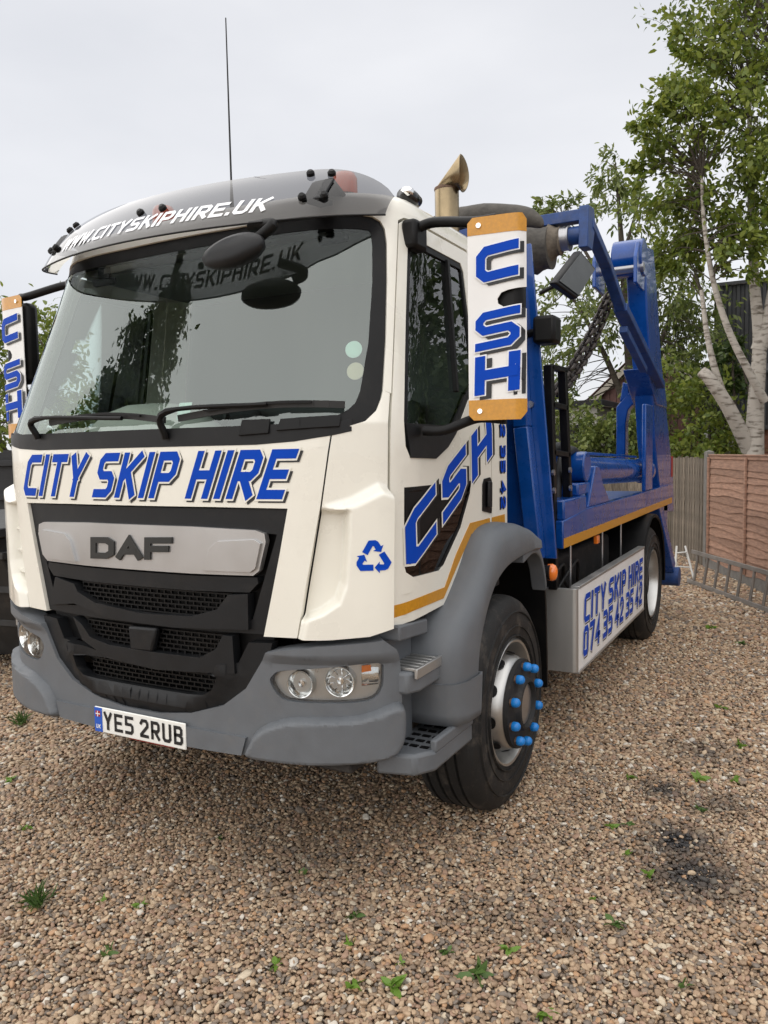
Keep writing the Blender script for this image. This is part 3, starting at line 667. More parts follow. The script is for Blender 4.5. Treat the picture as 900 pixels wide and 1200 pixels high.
badge = [(.3, bz0-.004), (.585, bz0), (.612, bz0+.02), (.645, bz1-.05), (.640, bz1-.018), (.60, bz1-.006), (.3, bz1+.002)]
bp = patch('badge_panel', half(badge), CAB, 'silver', grille, .03, cell=.06, off=.006, bevel=.010)
for sg in (1, -1):
    q = [(.36, bz0+.012), (.578, bz0+.014), (.602, bz0+.03), (.628, bz1-.055), (.60, bz1-.040), (.43, bz1-.052), (.395, bz1-.08)]
    patch('badge_facet', q if sg == 1 else mirror(q), CAB, 'silver', bp, .012, cell=.06, off=.018, bevel=.007)
bl, br, bu = tr(109, 654), tr(203.5, 656), tr(109, 629)
lettering('badge_letter', 'DAF', CAB.P, bl, br, bu, ['badge_grey'], bp, .28, .95, .12, off=.014, thick=.006)
patch('badge_shelf', half([(.3, bz0-.075), (.56, bz0-.068), (.60, bz0-.03), (.595, bz0-.008), (.3, bz0-.014)]), CAB, 'dark_plastic', grille, .05, cell=.08, off=-.006, bevel=.012)
def bar(px, name, off, m_='dark_plastic', th=.05): return patch(name, CAB.tr(px)[::-1], CAB, m_, grille, th, cell=.06, off=off, bevel=.010)
bar([(66, 676), (88, 684), (92, 693), (112, 706), (167, 718.5), (225, 722), (255, 714), (268, 697), (291, 696), (292, 738), (203, 735), (130, 725), (88, 707), (60, 708)], 'grille_bar', .006)
bar([(88, 722), (99, 732), (108, 746), (130, 755), (185, 764), (236, 770), (255, 760), (263, 744), (274, 745), (277, 789), (185, 784), (130, 771), (99, 749)], 'grille_bar', .012)
def gmesh(px, off):
    q = CAB.tr(px); s0, s1 = min(a for a, _ in q), max(a for a, _ in q); z0, z1 = min(b for _, b in q), max(b for _, b in q)
    mb = MB(); z = z0; row = 0
    def seg(sa, sb, za, zb):
        k = max(1, int((sb-sa)/.08)); ss = np.linspace(sa, sb, k+1)
        for a, b in zip(ss[:-1], ss[1:]): mb.prism([CAB.P(a, za, off), CAB.P(b, za, off), CAB.P(b, zb, off), CAB.P(a, zb, off)], CAB.N(a, za)*-.012)
    while z < z1:
        seg(s0, s1, z, z+.006); x = s0+(row % 2)*.019
        while x < s1: seg(x, x+.006, z+.0062, min(z+.0188, z1)); x += .038
        z += .019; row += 1
    return mb.build('grille_mesh', 'black', grille, 0, 30)
gmesh([(92, 684), (268, 697), (255, 716), (112, 706), (226, 723)], -.022)
gmesh([(98, 730), (264, 746), (255, 762), (108, 748), (236, 772)], -.022)
gmesh([(104, 772), (252, 790), (243, 806), (130, 794), (214, 811)], -.022)
bar([(152, 733), (185, 736), (180, 764), (155, 761)], 'sensor_cover', .012, th=.035)
# lower apron inside the bumper's U
Ux = [(0, tr(152, 829)[1]-.01), (.12, .66), (.30, .672), (.43, .705), (.53, .78), (.60, .88), (.635, .985)]
mesh3 = CAB.tr([(104, 770), (252, 790), (246, 803), (236, 809), (214, 811), (130, 795), (117, 785)])
ap_out = half([(.12, .645), (.30, .655), (.44, .69), (.545, .77), (.62, .88), (.66, 1.0), (.56, 1.0), (.50, .90), (.46, .86)])
sm = .5*(mesh3[1][0]-mesh3[0][0]); h3 = half([(.25, .755), (.34, .765), (.385, .79), (.41, .845), (.2, .852)])
apron = patch('grille_apron', half([(.12, .645), (.30, .655), (.44, .69), (.545, .77), (.62, .88), (.655, .995), (.55, .99), (.50, .905), (.2, .870)]), CAB, 'dark_plastic', grille, .05, holes=[h3], cell=.05, off=-.004, bevel=.012,
    hf=lambda s, z: .022*sstep(.05-abs(math.hypot(max(0, abs(s)-.22), z-.93)-.215), 0, .03) if z < .9 else 0)

# ---- bumper
B = BUM.trace
bot_e = BUM.tr([(219, 873), (288, 885), (320, 893), (416, 896), (455, 889), (468, 876)])
right_e = [(B(472, 850)), (B(471, 815)), (B(469, 775)), (B(463, 760)), (B(448, 749))]
top_e = BUM.tr([(415, 753), (373, 756), (330, 761), (313, 764)])
U_e = BUM.tr([(304, 780), (288, 807), (261, 827), (224, 835.5)])
SB = max(p[0] for p in right_e)
bumper_h = [(.12, bot_e[0][1]+.004)]+bot_e+right_e+top_e+U_e+[(.1, B(160, 831)[1]), ]
hl = BUM.tr([(316.5, 800), (320, 791), (332, 786), (390, 782), (444, 777), (449.5, 788), (448, 806), (438, 819), (415, 824), (360, 824), (330, 819)])
hl = smooth_loop(hl, 3)
recess = shrink(hl, .03)
def bh(s, z):
    e = -sdpoly((abs(s), z), hl)
    edge = 1-sstep(abs(s), SB-.10, SB)*.6
    return (.030*sstep(z, .925, .952)*sstep(abs(s), .58, .70)*edge)
bump = patch('bumper', half(bumper_h), BUM, 'grey_plastic', T, .10, holes=[hl, mirror(hl)], cell=.02, bevel=.010, sharp=50, hf=bh)
pad = BUM.tr([(290, 885), (294, 868), (304, 854), (322, 845), (350, 840), (420, 838)])+[B(468, 822)]+[B(474, 850), B(470, 874), B(456, 888), B(416, 896), B(320, 893)]
pad_c = pad; pad = smooth_loop(pad, 4)
strip = [(.11, bot_e[0][1]), (pad_c[0][0]-.02, bot_e[1][1]+.002), (pad_c[1][0]-.015, bot_e[1][1]+.075), (.11, bot_e[0][1]+.085)]
patch('bumper_strip', half(strip), BUM, 'grey_plastic', bump, .03, cell=.06, off=.014, bevel=.010)
for sg in (1, -1):
    mir = (lambda p: p) if sg == 1 else mirror
    patch('bumper_corner', mir(pad[::-1]), BUM, 'grey_plastic', bump, .06, cell=.0105, off=-.004, bevel=0, sharp=85, hf=lambda s, z: .044*sstep(sdpoly((abs(s), z), pad), -.006, .020))
    L_ = empty('headlight', parent=T)
    patch('lamp_housing', mir(hl[::-1]), BUM, 'headlamp_silver', L_, .02, cell=.04, off=-.034, bevel=0)
    lip = patch('lamp_bezel', mir(shrink(hl[::-1], -.002)), BUM, 'grey_plastic', L_, .055, holes=[mir(shrink(hl[::-1], .004))], cell=.08, off=-.014, bevel=.004)
    for (u, v), r in (((352, 803), .050), ((400, 800), .055)):
        s, z = B(u, v); c = BUM.P(sg*s, z, -.052); n = BUM.N(sg*s, z)*.6+Vector((0, -.4, 0)); n.normalize()
        mb = MB().lathe([(0, -.004), (r*.35, .002), (r*.75, .018), (r*.97, .042), (r*1.06, .044), (r*1.08, .03), (r*1.10, -.01)], (0, 0, 0), 'Z', 28)
        o = mb.build('lamp_bowl', 'lens_bowl', L_, 0, 50); o.location = c; o.rotation_euler = n.to_track_quat('Z', 'Y').to_euler()
        o2 = MB().lathe([(0, .032), (.013, .030), (.016, .02), (.016, 0)], (0, 0, 0), 'Z', 14).build('bulb', 'chrome', o, 0, 50)
        if u > 380:
            mb = MB()
            for k in range(9):
                a = k*2*math.pi/9; mb.beam((.02*math.cos(a), .02*math.sin(a), .012), (r*.9*math.cos(a), r*.9*math.sin(a), .036), .004, .008)
            mb.build('reflector_flute', 'chrome', o)
    ind = BUM.tr([(424, 782), (444, 780), (447, 790), (445, 804), (424, 806)])
    patch('indicator', mir(ind[::-1]), BUM, 'lens_bowl', L_, .01, cell=.02, off=-.03, bevel=.003, hf=lambda s, z: .006*math.sin(z*500))
    patch('indicator_lens', mir(BUM.tr([(424, 782), (435, 781), (436, 788), (424, 790)])[::-1]), BUM, 'amber_lens', L_, .004, cell=.04, off=-.022, bevel=0)
    patch('lamp_cover', mir(shrink(hl[::-1], .006)), BUM, 'clear_lens', L_, .003, cell=.05, off=-.008, bevel=0, solid=False)
# number plate
np_ = empty('number_plate', parent=T)
mb = MB(); mb.box((-.26, -.006, .5305), (.26, .002, .6415)); mb.build('plate', 'plate_white', np_, .004)
pf = lambda a, b, o: Vector((a, -.006-o, b))
MB().box((-.258, -.0085, .533), (-.213, -.007, .639)).build('plate_band', 'plate_blue', np_)
MB().box((-.249, -.0098, .600), (-.222, -.009, .625)).build('flag_mark', 'red', np_)
mb = MB(); mb.box((-.249, -.0108, .6105), (-.222, -.0102, .6145)); mb.box((-.2375, -.0118, .600), (-.2335, -.0112, .625)); mb.build('flag_cross', 'letter_white', np_)
lettering('plate_band_letters', 'UK', pf, (-.249, .548), (-.222, .548), (-.249, .566), ['letter_white'], np_, .2, .6, .2, off=.0035)
lettering('plate_characters', 'YE5 2RUB', pf, (-.203, .5475), (.248, .5475), (-.203, .6265), ['letter_black'], np_, .175, .46, .17, off=.002, label='black registration YE5 2RUB')
box('tow_bracket', (-.10, .03, .508), (.16, .10, .532), 'red', T, .004)
box('bumper_underside', (-.95, .14, .50), (.95, .30, .72), 'underside', T, .01)

# ---- fender, steps
WF = Vector((1.2, 1.2, .51)); WR_ = Vector((1.2, 4.82, .51))
outer = [(.52, .60), (.505, .78), (.515, .92), (.585, 1.015), (.70, 1.085), (.835, 1.195), (.945, 1.305), (1.04, 1.355), (1.15, 1.372), (1.32, 1.368), (1.50, 1.335), (1.66, 1.27)]
inner = [(.735, .60), (.745, .70), (.755, .79), (.775, .88), (.805, .95), (.86, 1.03), (.94, 1.10), (1.05, 1.155), (1.17, 1.185), (1.32, 1.20), (1.49, 1.205), (1.64, 1.20)]
OU = bez([(0, a, b) for a, b in outer], 4); IN = bez([(0, a, b) for a, b in inner], 4)
for sg in (1, -1):
    mb = MB(); rg = []
    for x, f, dn in ((1.12, 0, -.01), (1.225, 0, 0), (1.235, .10, 0), (1.228, .62, 0), (1.205, .86, 0), (1.165, .97, 0), (1.10, 1.0, 0), (.72, 1.0, 0)):
        rg.append([Vector((sg*x, i.y+(o.y-i.y)*f, i.z+(o.z-i.z)*f+dn)) for o, i in zip(OU, IN)])
    n = len(OU); mb.add([p for g in rg for p in g], [(k*n+i, k*n+i+1, (k+1)*n+i+1, (k+1)*n+i) for k in range(len(rg)-1) for i in range(n-1)])
    mb.add([g[-1] for g in rg], [tuple(range(len(rg)))])
    fd = mb.build('fender', 'grey_plastic', T, 0, 45)
    # rear flap of the arch
    pts = bez([(0, 1.60, 1.20), (0, 1.72, 1.13), (0, 1.80, .95), (0, 1.83, .62), (0, 1.84, .40)], 5)
    mb = MB()
    for x0, x1 in ((.88, 1.20),):
        vs = []
        for p in pts: vs += [(sg*x0, p.y, p.z), (sg*x1, p.y, p.z), (sg*x1, p.y+.02, p.z), (sg*x0, p.y+.02, p.z)]
        mb.add(vs, [(4*i+j, 4*i+(j+1) % 4, 4*i+4+(j+1) % 4, 4*i+4+j) for i in range(len(pts)-1) for j in range(4)]+[(0, 1, 2, 3)])
    mb.build('mud_flap', 'black', T)
    mb = MB(); vs = []
    for p in bez([(0, 1.40, 1.185), (0, 1.55, 1.215), (0, 1.66, 1.19), (0, 1.74, 1.10), (0, 1.79, .98)], 4): vs += [(sg*1.13, p.y, p.z-.03), (sg*1.215, p.y, p.z-.03), (sg*1.215, p.y, p.z+.012), (sg*1.13, p.y, p.z+.012)]
    mb.add(vs, [(4*i+j, 4*i+(j+1) % 4, 4*i+4+(j+1) % 4, 4*i+4+j) for i in range(len(vs)//4-1) for j in range(4)]+[(0, 1, 2, 3), tuple(range(len(vs)-4, len(vs)))]); mb.build('arch_lip', 'grey_plastic', T, .006)
    # lower fender skirt under the seam line
    sel = [(o, i) for o, i in zip(OU, IN) if min(o.z, i.z) < .80]
    mb = MB(); rg = []
    for x, f in ((1.13, -.02), (1.243, -.02), (1.246, .10), (1.240, .62), (1.218, .87), (1.175, .995), (1.10, 1.04), (.74, 1.04)):
        rg.append([Vector((sg*x, i.y+(o.y-i.y)*f, min(.775, i.z+(o.z-i.z)*min(1, max(0, f))))) for o, i in sel])
    n = len(sel); mb.add([p for g in rg for p in g], [(k*n+i, k*n+i+1, (k+1)*n+i+1, (k+1)*n+i) for k in range(len(rg)-1) for i in range(n-1)])
    o = mb.build('fender_skirt', 'grey_plastic', T, 0, 45); md_ = o.modifiers.new('wall', 'SOLIDIFY'); md_.thickness = .006; md_.offset = -1
    # steps
    st = empty('cab_step', parent=T)
    zt = .885
    mb = MB(); pl = [(1.02, .27), (1.128, .27), (1.155, .33), (1.155, .575), (1.02, .575)]
    mb.prism([(sg*x, y, zt-.09) for x, y in pl], (0, 0, .085)); mb.build('step_body', 'grey_plastic', st, .012)
    for k in range(7): MB().box((sg*1.03, .30+k*.038, zt-.004), (sg*1.150, .30+k*.038+.016, zt+.008)).build('tread_rib', 'aluminium', st, .002)
    box('tread_edge', (sg*1.148, .29, zt-.03), (sg*1.162, .572, zt+.010), 'aluminium', st, .003)
    st = empty('cab_step', parent=T); zt = .575
    mb = MB(); pl = [(1.0, .24), (1.165, .30), (1.205, .36), (1.205, .73), (1.0, .73)]
    mb.prism([(sg*x, y, zt-.10) for x, y in [(1.0, .24), (1.15, .28), (1.20, .36), (1.205, .735), (1.0, .735)]], (0, 0, .085)); mb.build('step_body', 'grey_plastic', st, .014)
    mb = MB(); 
    for p, q in (((1.19, .36), (1.195, .73)), ((1.195, .73), (1.0, .73))): mb.beam((sg*p[0], p[1], zt), (sg*q[0], q[1], zt), .03, .05)
    mb.build('step_rim', 'grey_plastic', st, .008)
    for r_ in range(3):
        for k in range(6): MB().box((sg*(1.04+r_*.046), .36+k*.058, zt-.016), (sg*(1.04+r_*.046+.034), .36+k*.058+.020, zt-.011)).build('tread_slot', 'black', st)
    box('step_back', (sg*.86, .30, .52), (sg*1.03, .52, 1.08), 'grey_plastic', T, .02)
    MB().prism([(sg*1.10, .27, 1.0), (sg*1.10, .52, .98), (sg*.80, .52, .98), (sg*.80, .27, 1.0)], (0, 0, .06)).build('cab_sill', 'grey_plastic', T, .008)
# wheels
def wheel(name, c, sg, rear=False):
    W_ = empty(name, c, parent=T)
    wd = .30 if not rear else .58
    # tyre profile: (radius, x), outer face at x=+wd*.1
    xo = .075; xi = xo-.295
    def tyre(x1):
        x0 = x1-.295
        p = [(.292, x1-.02), (.30, x1+.002), (.33, x1+.012), (.40, x1+.018), (.455, x1+.008), (.480, x1-.006), (.497, x1-.022), (.507, x1-.045)]
        gx = [x1-.045-k*.0515 for k in range(5)]
        prof = list(p)
        for k in range(4):
            g = gx[k]-.0515*.5-.004
            if k > 0 or True: prof += [(.511, g+.006), (.498, g+.003), (.498, g-.006), (.511, g-.009)]
        prof += [(.507, x0+.045), (.497, x0+.022), (.455, x0-.008), (.40, x0-.018), (.30, x0), (.292, x0+.02)]
        return MB().lathe([(r, sg*x) for r, x in prof], (0, 0, 0), 'X', 96)
    tyre(xo).build('tyre', 'tyre', W_, 0, 30)
    if rear: tyre(xo-.34).build('tyre', 'tyre', W_, 0, 30)
    for rr in (.315, .36, .43): MB().lathe([(rr, sg*(xo+.010)), (rr+.002, sg*(xo+.021)), (rr+.006, sg*(xo+.021)), (rr+.008, sg*(xo+.010))], (0, 0, 0), 'X', 96).build('sidewall_ring', 'tyre', W_)
    if not rear:
        rp = [(.302, xo-.01), (.306, xo+.004), (.298, xo+.014), (.288, xo+.010), (.280, xo-.012), (.272, xo-.05), (.262, xo-.085), (.250, xo-.088), (.236, xo-.05), (.222, xo+.01), (.210, xo+.035), (.196, xo+.044), (.14, xo+.045)]
    else:
        rp = [(.302, xo-.01), (.306, xo+.004), (.298, xo+.014), (.288, xo+.010), (.278, xo-.02), (.268, xo-.09), (.262, xo-.15), (.235, xo-.165), (.20, xo-.168), (.13, xo-.170)]
    rim = MB().lathe([(r, sg*x) for r, x in rp], (0, 0, 0), 'X', 80).build('rim', 'rim', W_, 0, 40)
    if not rear:
        for k in range(10):
            a = k*2*math.pi/10+.15; mb = MB()
            nrm = Vector((sg*.25, math.cos(a)*.97, math.sin(a)*.97)).normalized(); ctr = Vector((sg*(xo-.012), .229*math.cos(a), .229*math.sin(a)))
            tx = Vector((0, -math.sin(a), math.cos(a))); ty = nrm.cross(tx)
            mb.add([ctr+nrm*.006+(tx*math.cos(b)*.029+ty*math.sin(b)*.021) for b in np.linspace(0, 2*math.pi, 16)[:-1]], [tuple(range(15))]); mb.build('hand_hole', 'black', rim, 0, 30, False)
        MB().lathe([(r, sg*x) for r, x in [(.212, xo+.040), (.210, xo+.060), (.140, xo+.064), (.128, xo+.07), (.120, xo+.09), (.108, xo+.094), (.10, xo+.07), (.05, xo+.066), (0, xo+.066)]], (0, 0, 0), 'X', 40).build('hub', 'underside', W_, 0, 40)
        MB().lathe([(r, sg*x) for r, x in [(.098, xo+.068), (.096, xo+.074), (.03, xo+.082), (0, xo+.082)]], (0, 0, 0), 'X', 32).build('hub_cap', 'steel', W_, 0, 40)
        xn = xo+.062; rn = .180
    else:
        MB().lathe([(r, sg*x) for r, x in [(.14, xo-.17), (.135, xo-.06), (.12, xo-.04), (0, xo-.035)]], (0, 0, 0), 'X', 32).build('hub', 'underside', W_, 0, 40)
        xn = xo-.17; rn = .180
    for k in range(10):
        a = k*2*math.pi/10+.31
        nt_ = MB(); c0 = Vector((0, rn*math.cos(a), rn*math.sin(a)))
        nt_.lathe([(0, sg*(xn+.008)), (.019, sg*(xn+.008)), (.022, sg*(xn+.013)), (.022, sg*(xn+.028)), (.0185, sg*(xn+.038)), (.010, sg*(xn+.045)), (0, sg*(xn+.046))], c0, 'X', 12); nt_.build('wheel_nut', 'nut_blue', W_, 0, 40); MB().lathe([(.019, sg*(xn-.006)), (.019, sg*(xn+.010)), (0, sg*(xn+.010))], c0, 'X', 6).build('wheel_stud', 'rust', W_, 0, 30)
    return W_
wf = wheel('front_wheel', (1.135, 1.2, .51), 1); wheel('front_wheel', (-1.135, 1.2, .51), -1)
wheel('rear_wheel', (1.16, 4.90, .51), 1, True); wheel('rear_wheel', (-1.16, 4.90, .51), -1, True)
tube('axle', [(-1.0, 1.2, .51), (1.0, 1.2, .51)], .06, 'underside', T); tube('axle', [(-1.0, 4.90, .51), (1.0, 4.90, .51)], .09, 'underside', T)
# ---- chassis
for sg in (1, -1):
    box('chassis_rail', (sg*.36, .5, .72), (sg*.44, 6.7, .98), 'underside', T)
box('engine_block', (-.35, .25, .45), (.35, 1.7, 1.02), 'underside', T, .03)
box('gearbox', (-.3, 1.7, .5), (.3, 2.8, .95), 'underside', T, .03)
box('air_tank_frame', (-1.05, 2.5, .45), (-.5, 4.0, .95), 'underside', T, .03)
box('battery_box', (.48, 2.62, .45), (1.02, 4.2, 1.02), 'underside', T, .03)
for y in (2.62, 3.5, 4.15): tube('bracket_post', [(1.12, y, .80), (1.12, y, 1.16)], .008, 'steel', T, 8)
tube('air_hose', bez([(1.02, 2.35, .8), (1.08, 2.42, .95), (1.08, 2.6, .98), (1.04, 2.75, .86), (1.07, 2.85, .75)], 6), .012, 'rubber', T)
tube('air_hose', bez([(1.02, 2.5, .75), (1.09, 2.7, .93), (1.08, 2.95, .96), (1.04, 3.1, .80)], 6), .012, 'rubber', T)
# side guard box with lettering
XB = 1.272
y1, y2, bz_t, bz_b = 2.522, 4.777, .846, .309
y2 = 4.40
def bx(u, v): p = on(u, v, 'x', XB); return (p.y, p.z)
c_ = [bx(679.5, 690), bx(677, 788.5), bx(756.5, 641.5), bx(754, 712)]
ya, yb_ = (c_[0][0]+c_[1][0])/2, (c_[2][0]+c_[3][0])/2-.02; zt_, zb_ = (c_[0][1]+c_[2][1])/2, (c_[1][1]+c_[3][1])/2
sb = empty('side_guard', parent=T)
MB().box((XB-.02, ya, zb_), (XB, yb_, zt_)).build('guard_panel', 'white', sb, .004)
rl = []
for a in np.linspace(0, math.pi/2, 7): rl.append((XB-.03+.03*math.cos(a)-.001, ya-.002-.03*math.sin(a)))
mb = MB(); prof = [(XB-.001, ya+.0)]+rl+[(XB-.30, ya-.032), (XB-.30, ya-.022), (XB-.02, ya-.004)]
mb.prism([(x, y, zb_-.004) for x, y in prof], (0, 0, zt_-zb_+.008)); mb.build('guard_end', 'aluminium', sb, .003)
MB().box((XB-.05, ya, zt_), (XB+.004, yb_, zt_+.018)).build('guard_top_edge', 'aluminium', sb, .003)
MB().box((XB-.05, ya, zb_-.018), (XB+.004, yb_, zb_)).build('guard_bottom_edge', 'aluminium', sb, .003)
sf = lambda a, b, o: Vector((XB+o, a, b)); LYB = [(2, .10, -.07, .02, 0), (1, 0, 0, .03, .001), (0, 0, 0, 0, .002)]
lettering('guard_lettering', 'CITY SKIP HIRE', sf, bx(683.5, 731), bx(752, 678), bx(684.5, 697), ['letter_blue', 'letter_white', 'letter_black'], sb, .20, .50, .2, LYB, maxl=.3, label='blue words CITY SKIP HIRE on side guard')
lettering('guard_lettering', '074 35 42 35 42', sf, bx(682.5, 771), bx(751.5, 706.5), bx(683.5, 735), ['letter_blue', 'letter_white', 'letter_black'], sb, .20, .50, .2, LYB, maxl=.3, label='blue phone number on side guard')
# side marker
p = on(652, 671, 'x', 1.235)
mb = MB().lathe([(0, -.16), (.036, -.16), (.04, -.03), (.045, 0), (0, 0)], (0, 0, 0), 'X', 20); o = mb.build('side_marker_mount', 'dark_plastic', T, 0, 40); o.location = p+Vector((-.03, 0, 0))
o = MB().lathe([(.042, -.02), (.044, .004), (.036, .022), (.02, .03), (0, .032)], (0, 0, 0), 'X', 20).build('side_marker', 'amber_lens', T, 0, 60); o.location = p+Vector((-.025, 0, 0)); o.scale = (1, .7, 1.1)
p = on(700, 632, 'x', 1.18); box('side_marker', p+Vector((-.02, -.03, -.03)), p+Vector((.01, .03, .03)), 'amber_lens', T)
# ---- skip body: deck
XD = 1.2
def d2(u, v): p = on(u, v, 'x', XD); return (p.y, p.z)
DZ0, DZ1 = 1.135, 1.335
Y0, Y1 = 2.17, 6.30
deck = empty('deck', parent=T)
MB().prism([(XD, Y0, DZ0), (XD, Y1, DZ0), (XD, Y1, DZ1), (XD, 2.78, DZ1), (XD, 2.70, DZ1+.0), (XD, Y0, 1.30)], (-.05, 0, 0)).build('side_rail', 'blue', deck, .008)
MB().prism([(-XD, Y0, DZ0), (-XD, Y1, DZ0), (-XD, Y1, DZ1), (-XD, Y0, 1.30)], (.05, 0, 0)).build('side_rail', 'blue', deck, .008)
MB().box((-XD+.051, Y0, 1.20), (XD-.051, Y1-.05, 1.26)).build('deck_plate', 'blue_worn', deck, .004)
MB().box((-XD+.051, Y0-.001, DZ0), (XD-.051, Y0+.05, 1.199)).build('deck_cross_member', 'blue', deck, .004)
MB().box((XD, Y0+.005, DZ0+.004), (XD+.003, Y1-.01, DZ0+.062)).build('reflective_tape', 'tape_amber', deck)
MB().box((-XD-.003, Y0+.005, DZ0+.004), (-XD, Y1-.01, DZ0+.062)).build('reflective_tape', 'tape_amber', deck)
# front pedestal and pivot
MB().prism([(XD-.002, 2.20, 1.301), (XD-.002, 2.72, 1.3), (XD-.002, 2.72, 1.42), (XD-.002, 2.20, 1.42)], (-.30, 0, 0)).build('pedestal', 'blue', deck, .012)
MB().prism([(XD-.01, 2.80, 1.335), (XD-.01, 3.45, 1.336), (XD-.01, 3.22, 1.47), (XD-.01, 3.10, 1.60), (XD-.01, 3.00, 1.60)], (-.04, 0, 0)).build('gusset', 'blue', deck, .008)
MB().box((XD-.35, 2.62, 1.42), (XD-.03, 3.02, 1.50)).build('pivot_block', 'blue', deck, .012)
MB().lathe([(0, -.16), (.10, -.16), (.10, .15), (0, .15)], (XD-.18, 2.86, 1.60), 'X', 24).build('pivot_drum', 'blue', deck, .01)
tube('hydraulic_hose', bez([(XD-.22, 2.42, 1.28), (XD-.22, 2.42, 1.52), (XD-.22, 2.58, 1.69), (XD-.22, 2.85, 1.73), (XD-.22, 3.05, 1.70)], 6), .035, 'rubber', deck)
tube('hydraulic_hose', bez([(XD-.13, 2.48, 1.28), (XD-.13, 2.50, 1.50), (XD-.13, 2.62, 1.66), (XD-.13, 2.82, 1.71), (XD-.13, 3.02, 1.67)], 6), .03, 'rubber', deck)
for sg in (1, -1):
    cy = empty('lift_cylinder', parent=T)
    tube('cylinder_barrel', [(sg*(XD-.16), 2.95, 1.57), (sg*(XD-.16), 5.45, 1.50)], .105, 'blue', cy, 24)
    tube('cylinder_collar', [(sg*(XD-.16), 5.45, 1.50), (sg*(XD-.16), 5.55, 1.497)], .12, 'blue', cy, 24)
    tube('cylinder_rod', [(sg*(XD-.16), 5.55, 1.497), (sg*(XD-.16), 6.1, 1.48)], .05, 'chrome', cy, 16)
    tube('grease_pipe', [(sg*(XD-.22), 3.0, 1.70), (sg*(XD-.22), 5.5, 1.63)], .012, 'blue', cy, 8)
    # main lifting arm
    ar = empty('lifting_arm', parent=T)
    Q = lambda u, v: on(u, v, 'x', 1.15)
    def sx(p, x): return (sg*x, p.y, p.z)
    side = [Q(758, 289), Q(766, 292), Q(770, 340), Q(775, 420), Q(781, 480), Q(789, 560), Q(790, 600), Q(776, 600), Q(768, 520), Q(764, 440), Q(759, 370), Q(757, 320)]
    MB().prism([sx(p, 1.15) for p in side], (-sg*.17, 0, 0)).build('arm_beam', 'blue', ar, .015)
    p = Q(752, 296); 
    MB().lathe([(0, -.13), (.16, -.13), (.16, .13), (0, .13)], (sg*1.03, p.y+.10, p.z-.02), 'X', 28).build('arm_head', 'blue', ar, .01)
    for x in (1.145, .80): MB().prism([(sg*x, p.y-.18, p.z-.28), (sg*x, p.y+.16, p.z-.30), (sg*x, p.y+.20, p.z+.02), (sg*x, p.y+.08, p.z+.10), (sg*x, p.y-.08, p.z+.08), (sg*x, p.y-.18, p.z-.06)], (-sg*.03, 0, 0)).build('head_plate', 'blue', ar, .006)
    tube('pivot_pin', [(sg*.78, p.y, p.z-.12), (sg*1.17, p.y, p.z-.12)], .04, 'steel', ar, 16)
    MB().prism([sx(Q(*q), 1.165) for q in ((757, 432), (768, 430), (777, 446), (780, 478), (768, 474))], (-sg*.22, 0, 0)).build('arm_collar', 'blue', ar, .010)
    # arched yoke frame at the arm foot
    YK = 5.95
    yo = [(722, 548), (722, 477), (727, 471), (735, 462), (743, 456), (752, 456), (758, 462), (758, 548)]; yi = [(751, 548), (751, 480), (747, 474), (741, 474), (736, 480), (733, 495), (732.5, 548)]
    MB().prism([(sg*on(u, v, 'y', YK).x, YK, on(u, v, 'y', YK).z) for u, v in yo+yi], (0, .16, 0)).build('yoke', 'blue', ar, .01)
    for u, v in ((731, 462), (741, 456)):
        p = on(u, v, 'y', YK+.05); MB().prism([(sg*p.x-.03, p.y-.05, p.z-.08), (sg*p.x+.06, p.y-.05, p.z-.02), (sg*p.x+.05, p.y-.05, p.z+.10), (sg*p.x, p.y-.05, p.z+.12)], (0, .12, 0)).build('yoke_lug', 'blue', ar, .008)
    # grey side post
    MB().box((sg*1.16, on(757, 520, 'x', 1.196).y, 1.336), (sg*1.196, on(765, 520, 'x', 1.196).y, 2.10)).build('side_post', 'blue', ar, .01)
    # stabiliser leg
    sl = empty('stabiliser', parent=T)
    beam('leg', (sg*1.08, 5.75, 1.2), (sg*1.16, 6.28, .45), .14, .16, 'blue', sl, .01, up=(1, 0, 0))
    tube('foot_roller', [(sg*.92, 6.32, .36), (sg*1.28, 6.32, .36)], .10, 'blue_worn', sl, 20)
    # rear mudguard
    mb = MB(); vs = []
    for a in np.linspace(R(-8), R(188), 26):
        c, s = math.cos(a), math.sin(a)
        for r, x in ((.60, .55), (.60, 1.255), (.585, 1.265), (.57, 1.255), (.585, 1.24), (.585, .55)): vs.append((sg*x, 4.90+r*c*1.0, .53+r*s))
    mb.add(vs, [(6*i+j, 6*i+(j+1) % 6, 6*i+6+(j+1) % 6, 6*i+6+j) for i in range(25) for j in range(6)]); mb.build('rear_mudguard', 'black', T, 0, 40)
box('rear_cross_beam', (-1.15, 6.1, .85), (1.15, 6.35, 1.13), 'blue', T, .01)
box('reflector_plate', (1.151, 6.55, 1.40), (1.154, 6.66, 1.62), 'red', T, .001)
MB().prism([(-.12, 3.3, 1.26), (-.12, 3.6, 1.26), (-.12, 3.42, 1.70), (-.12, 3.34, 1.70)], (.08, 0, 0)).build('deck_hook', 'blue', T, .008)
MB().box((-.16, 3.30, 1.70), (0, 3.46, 1.78)).build('deck_hook', 'blue', T, .008)
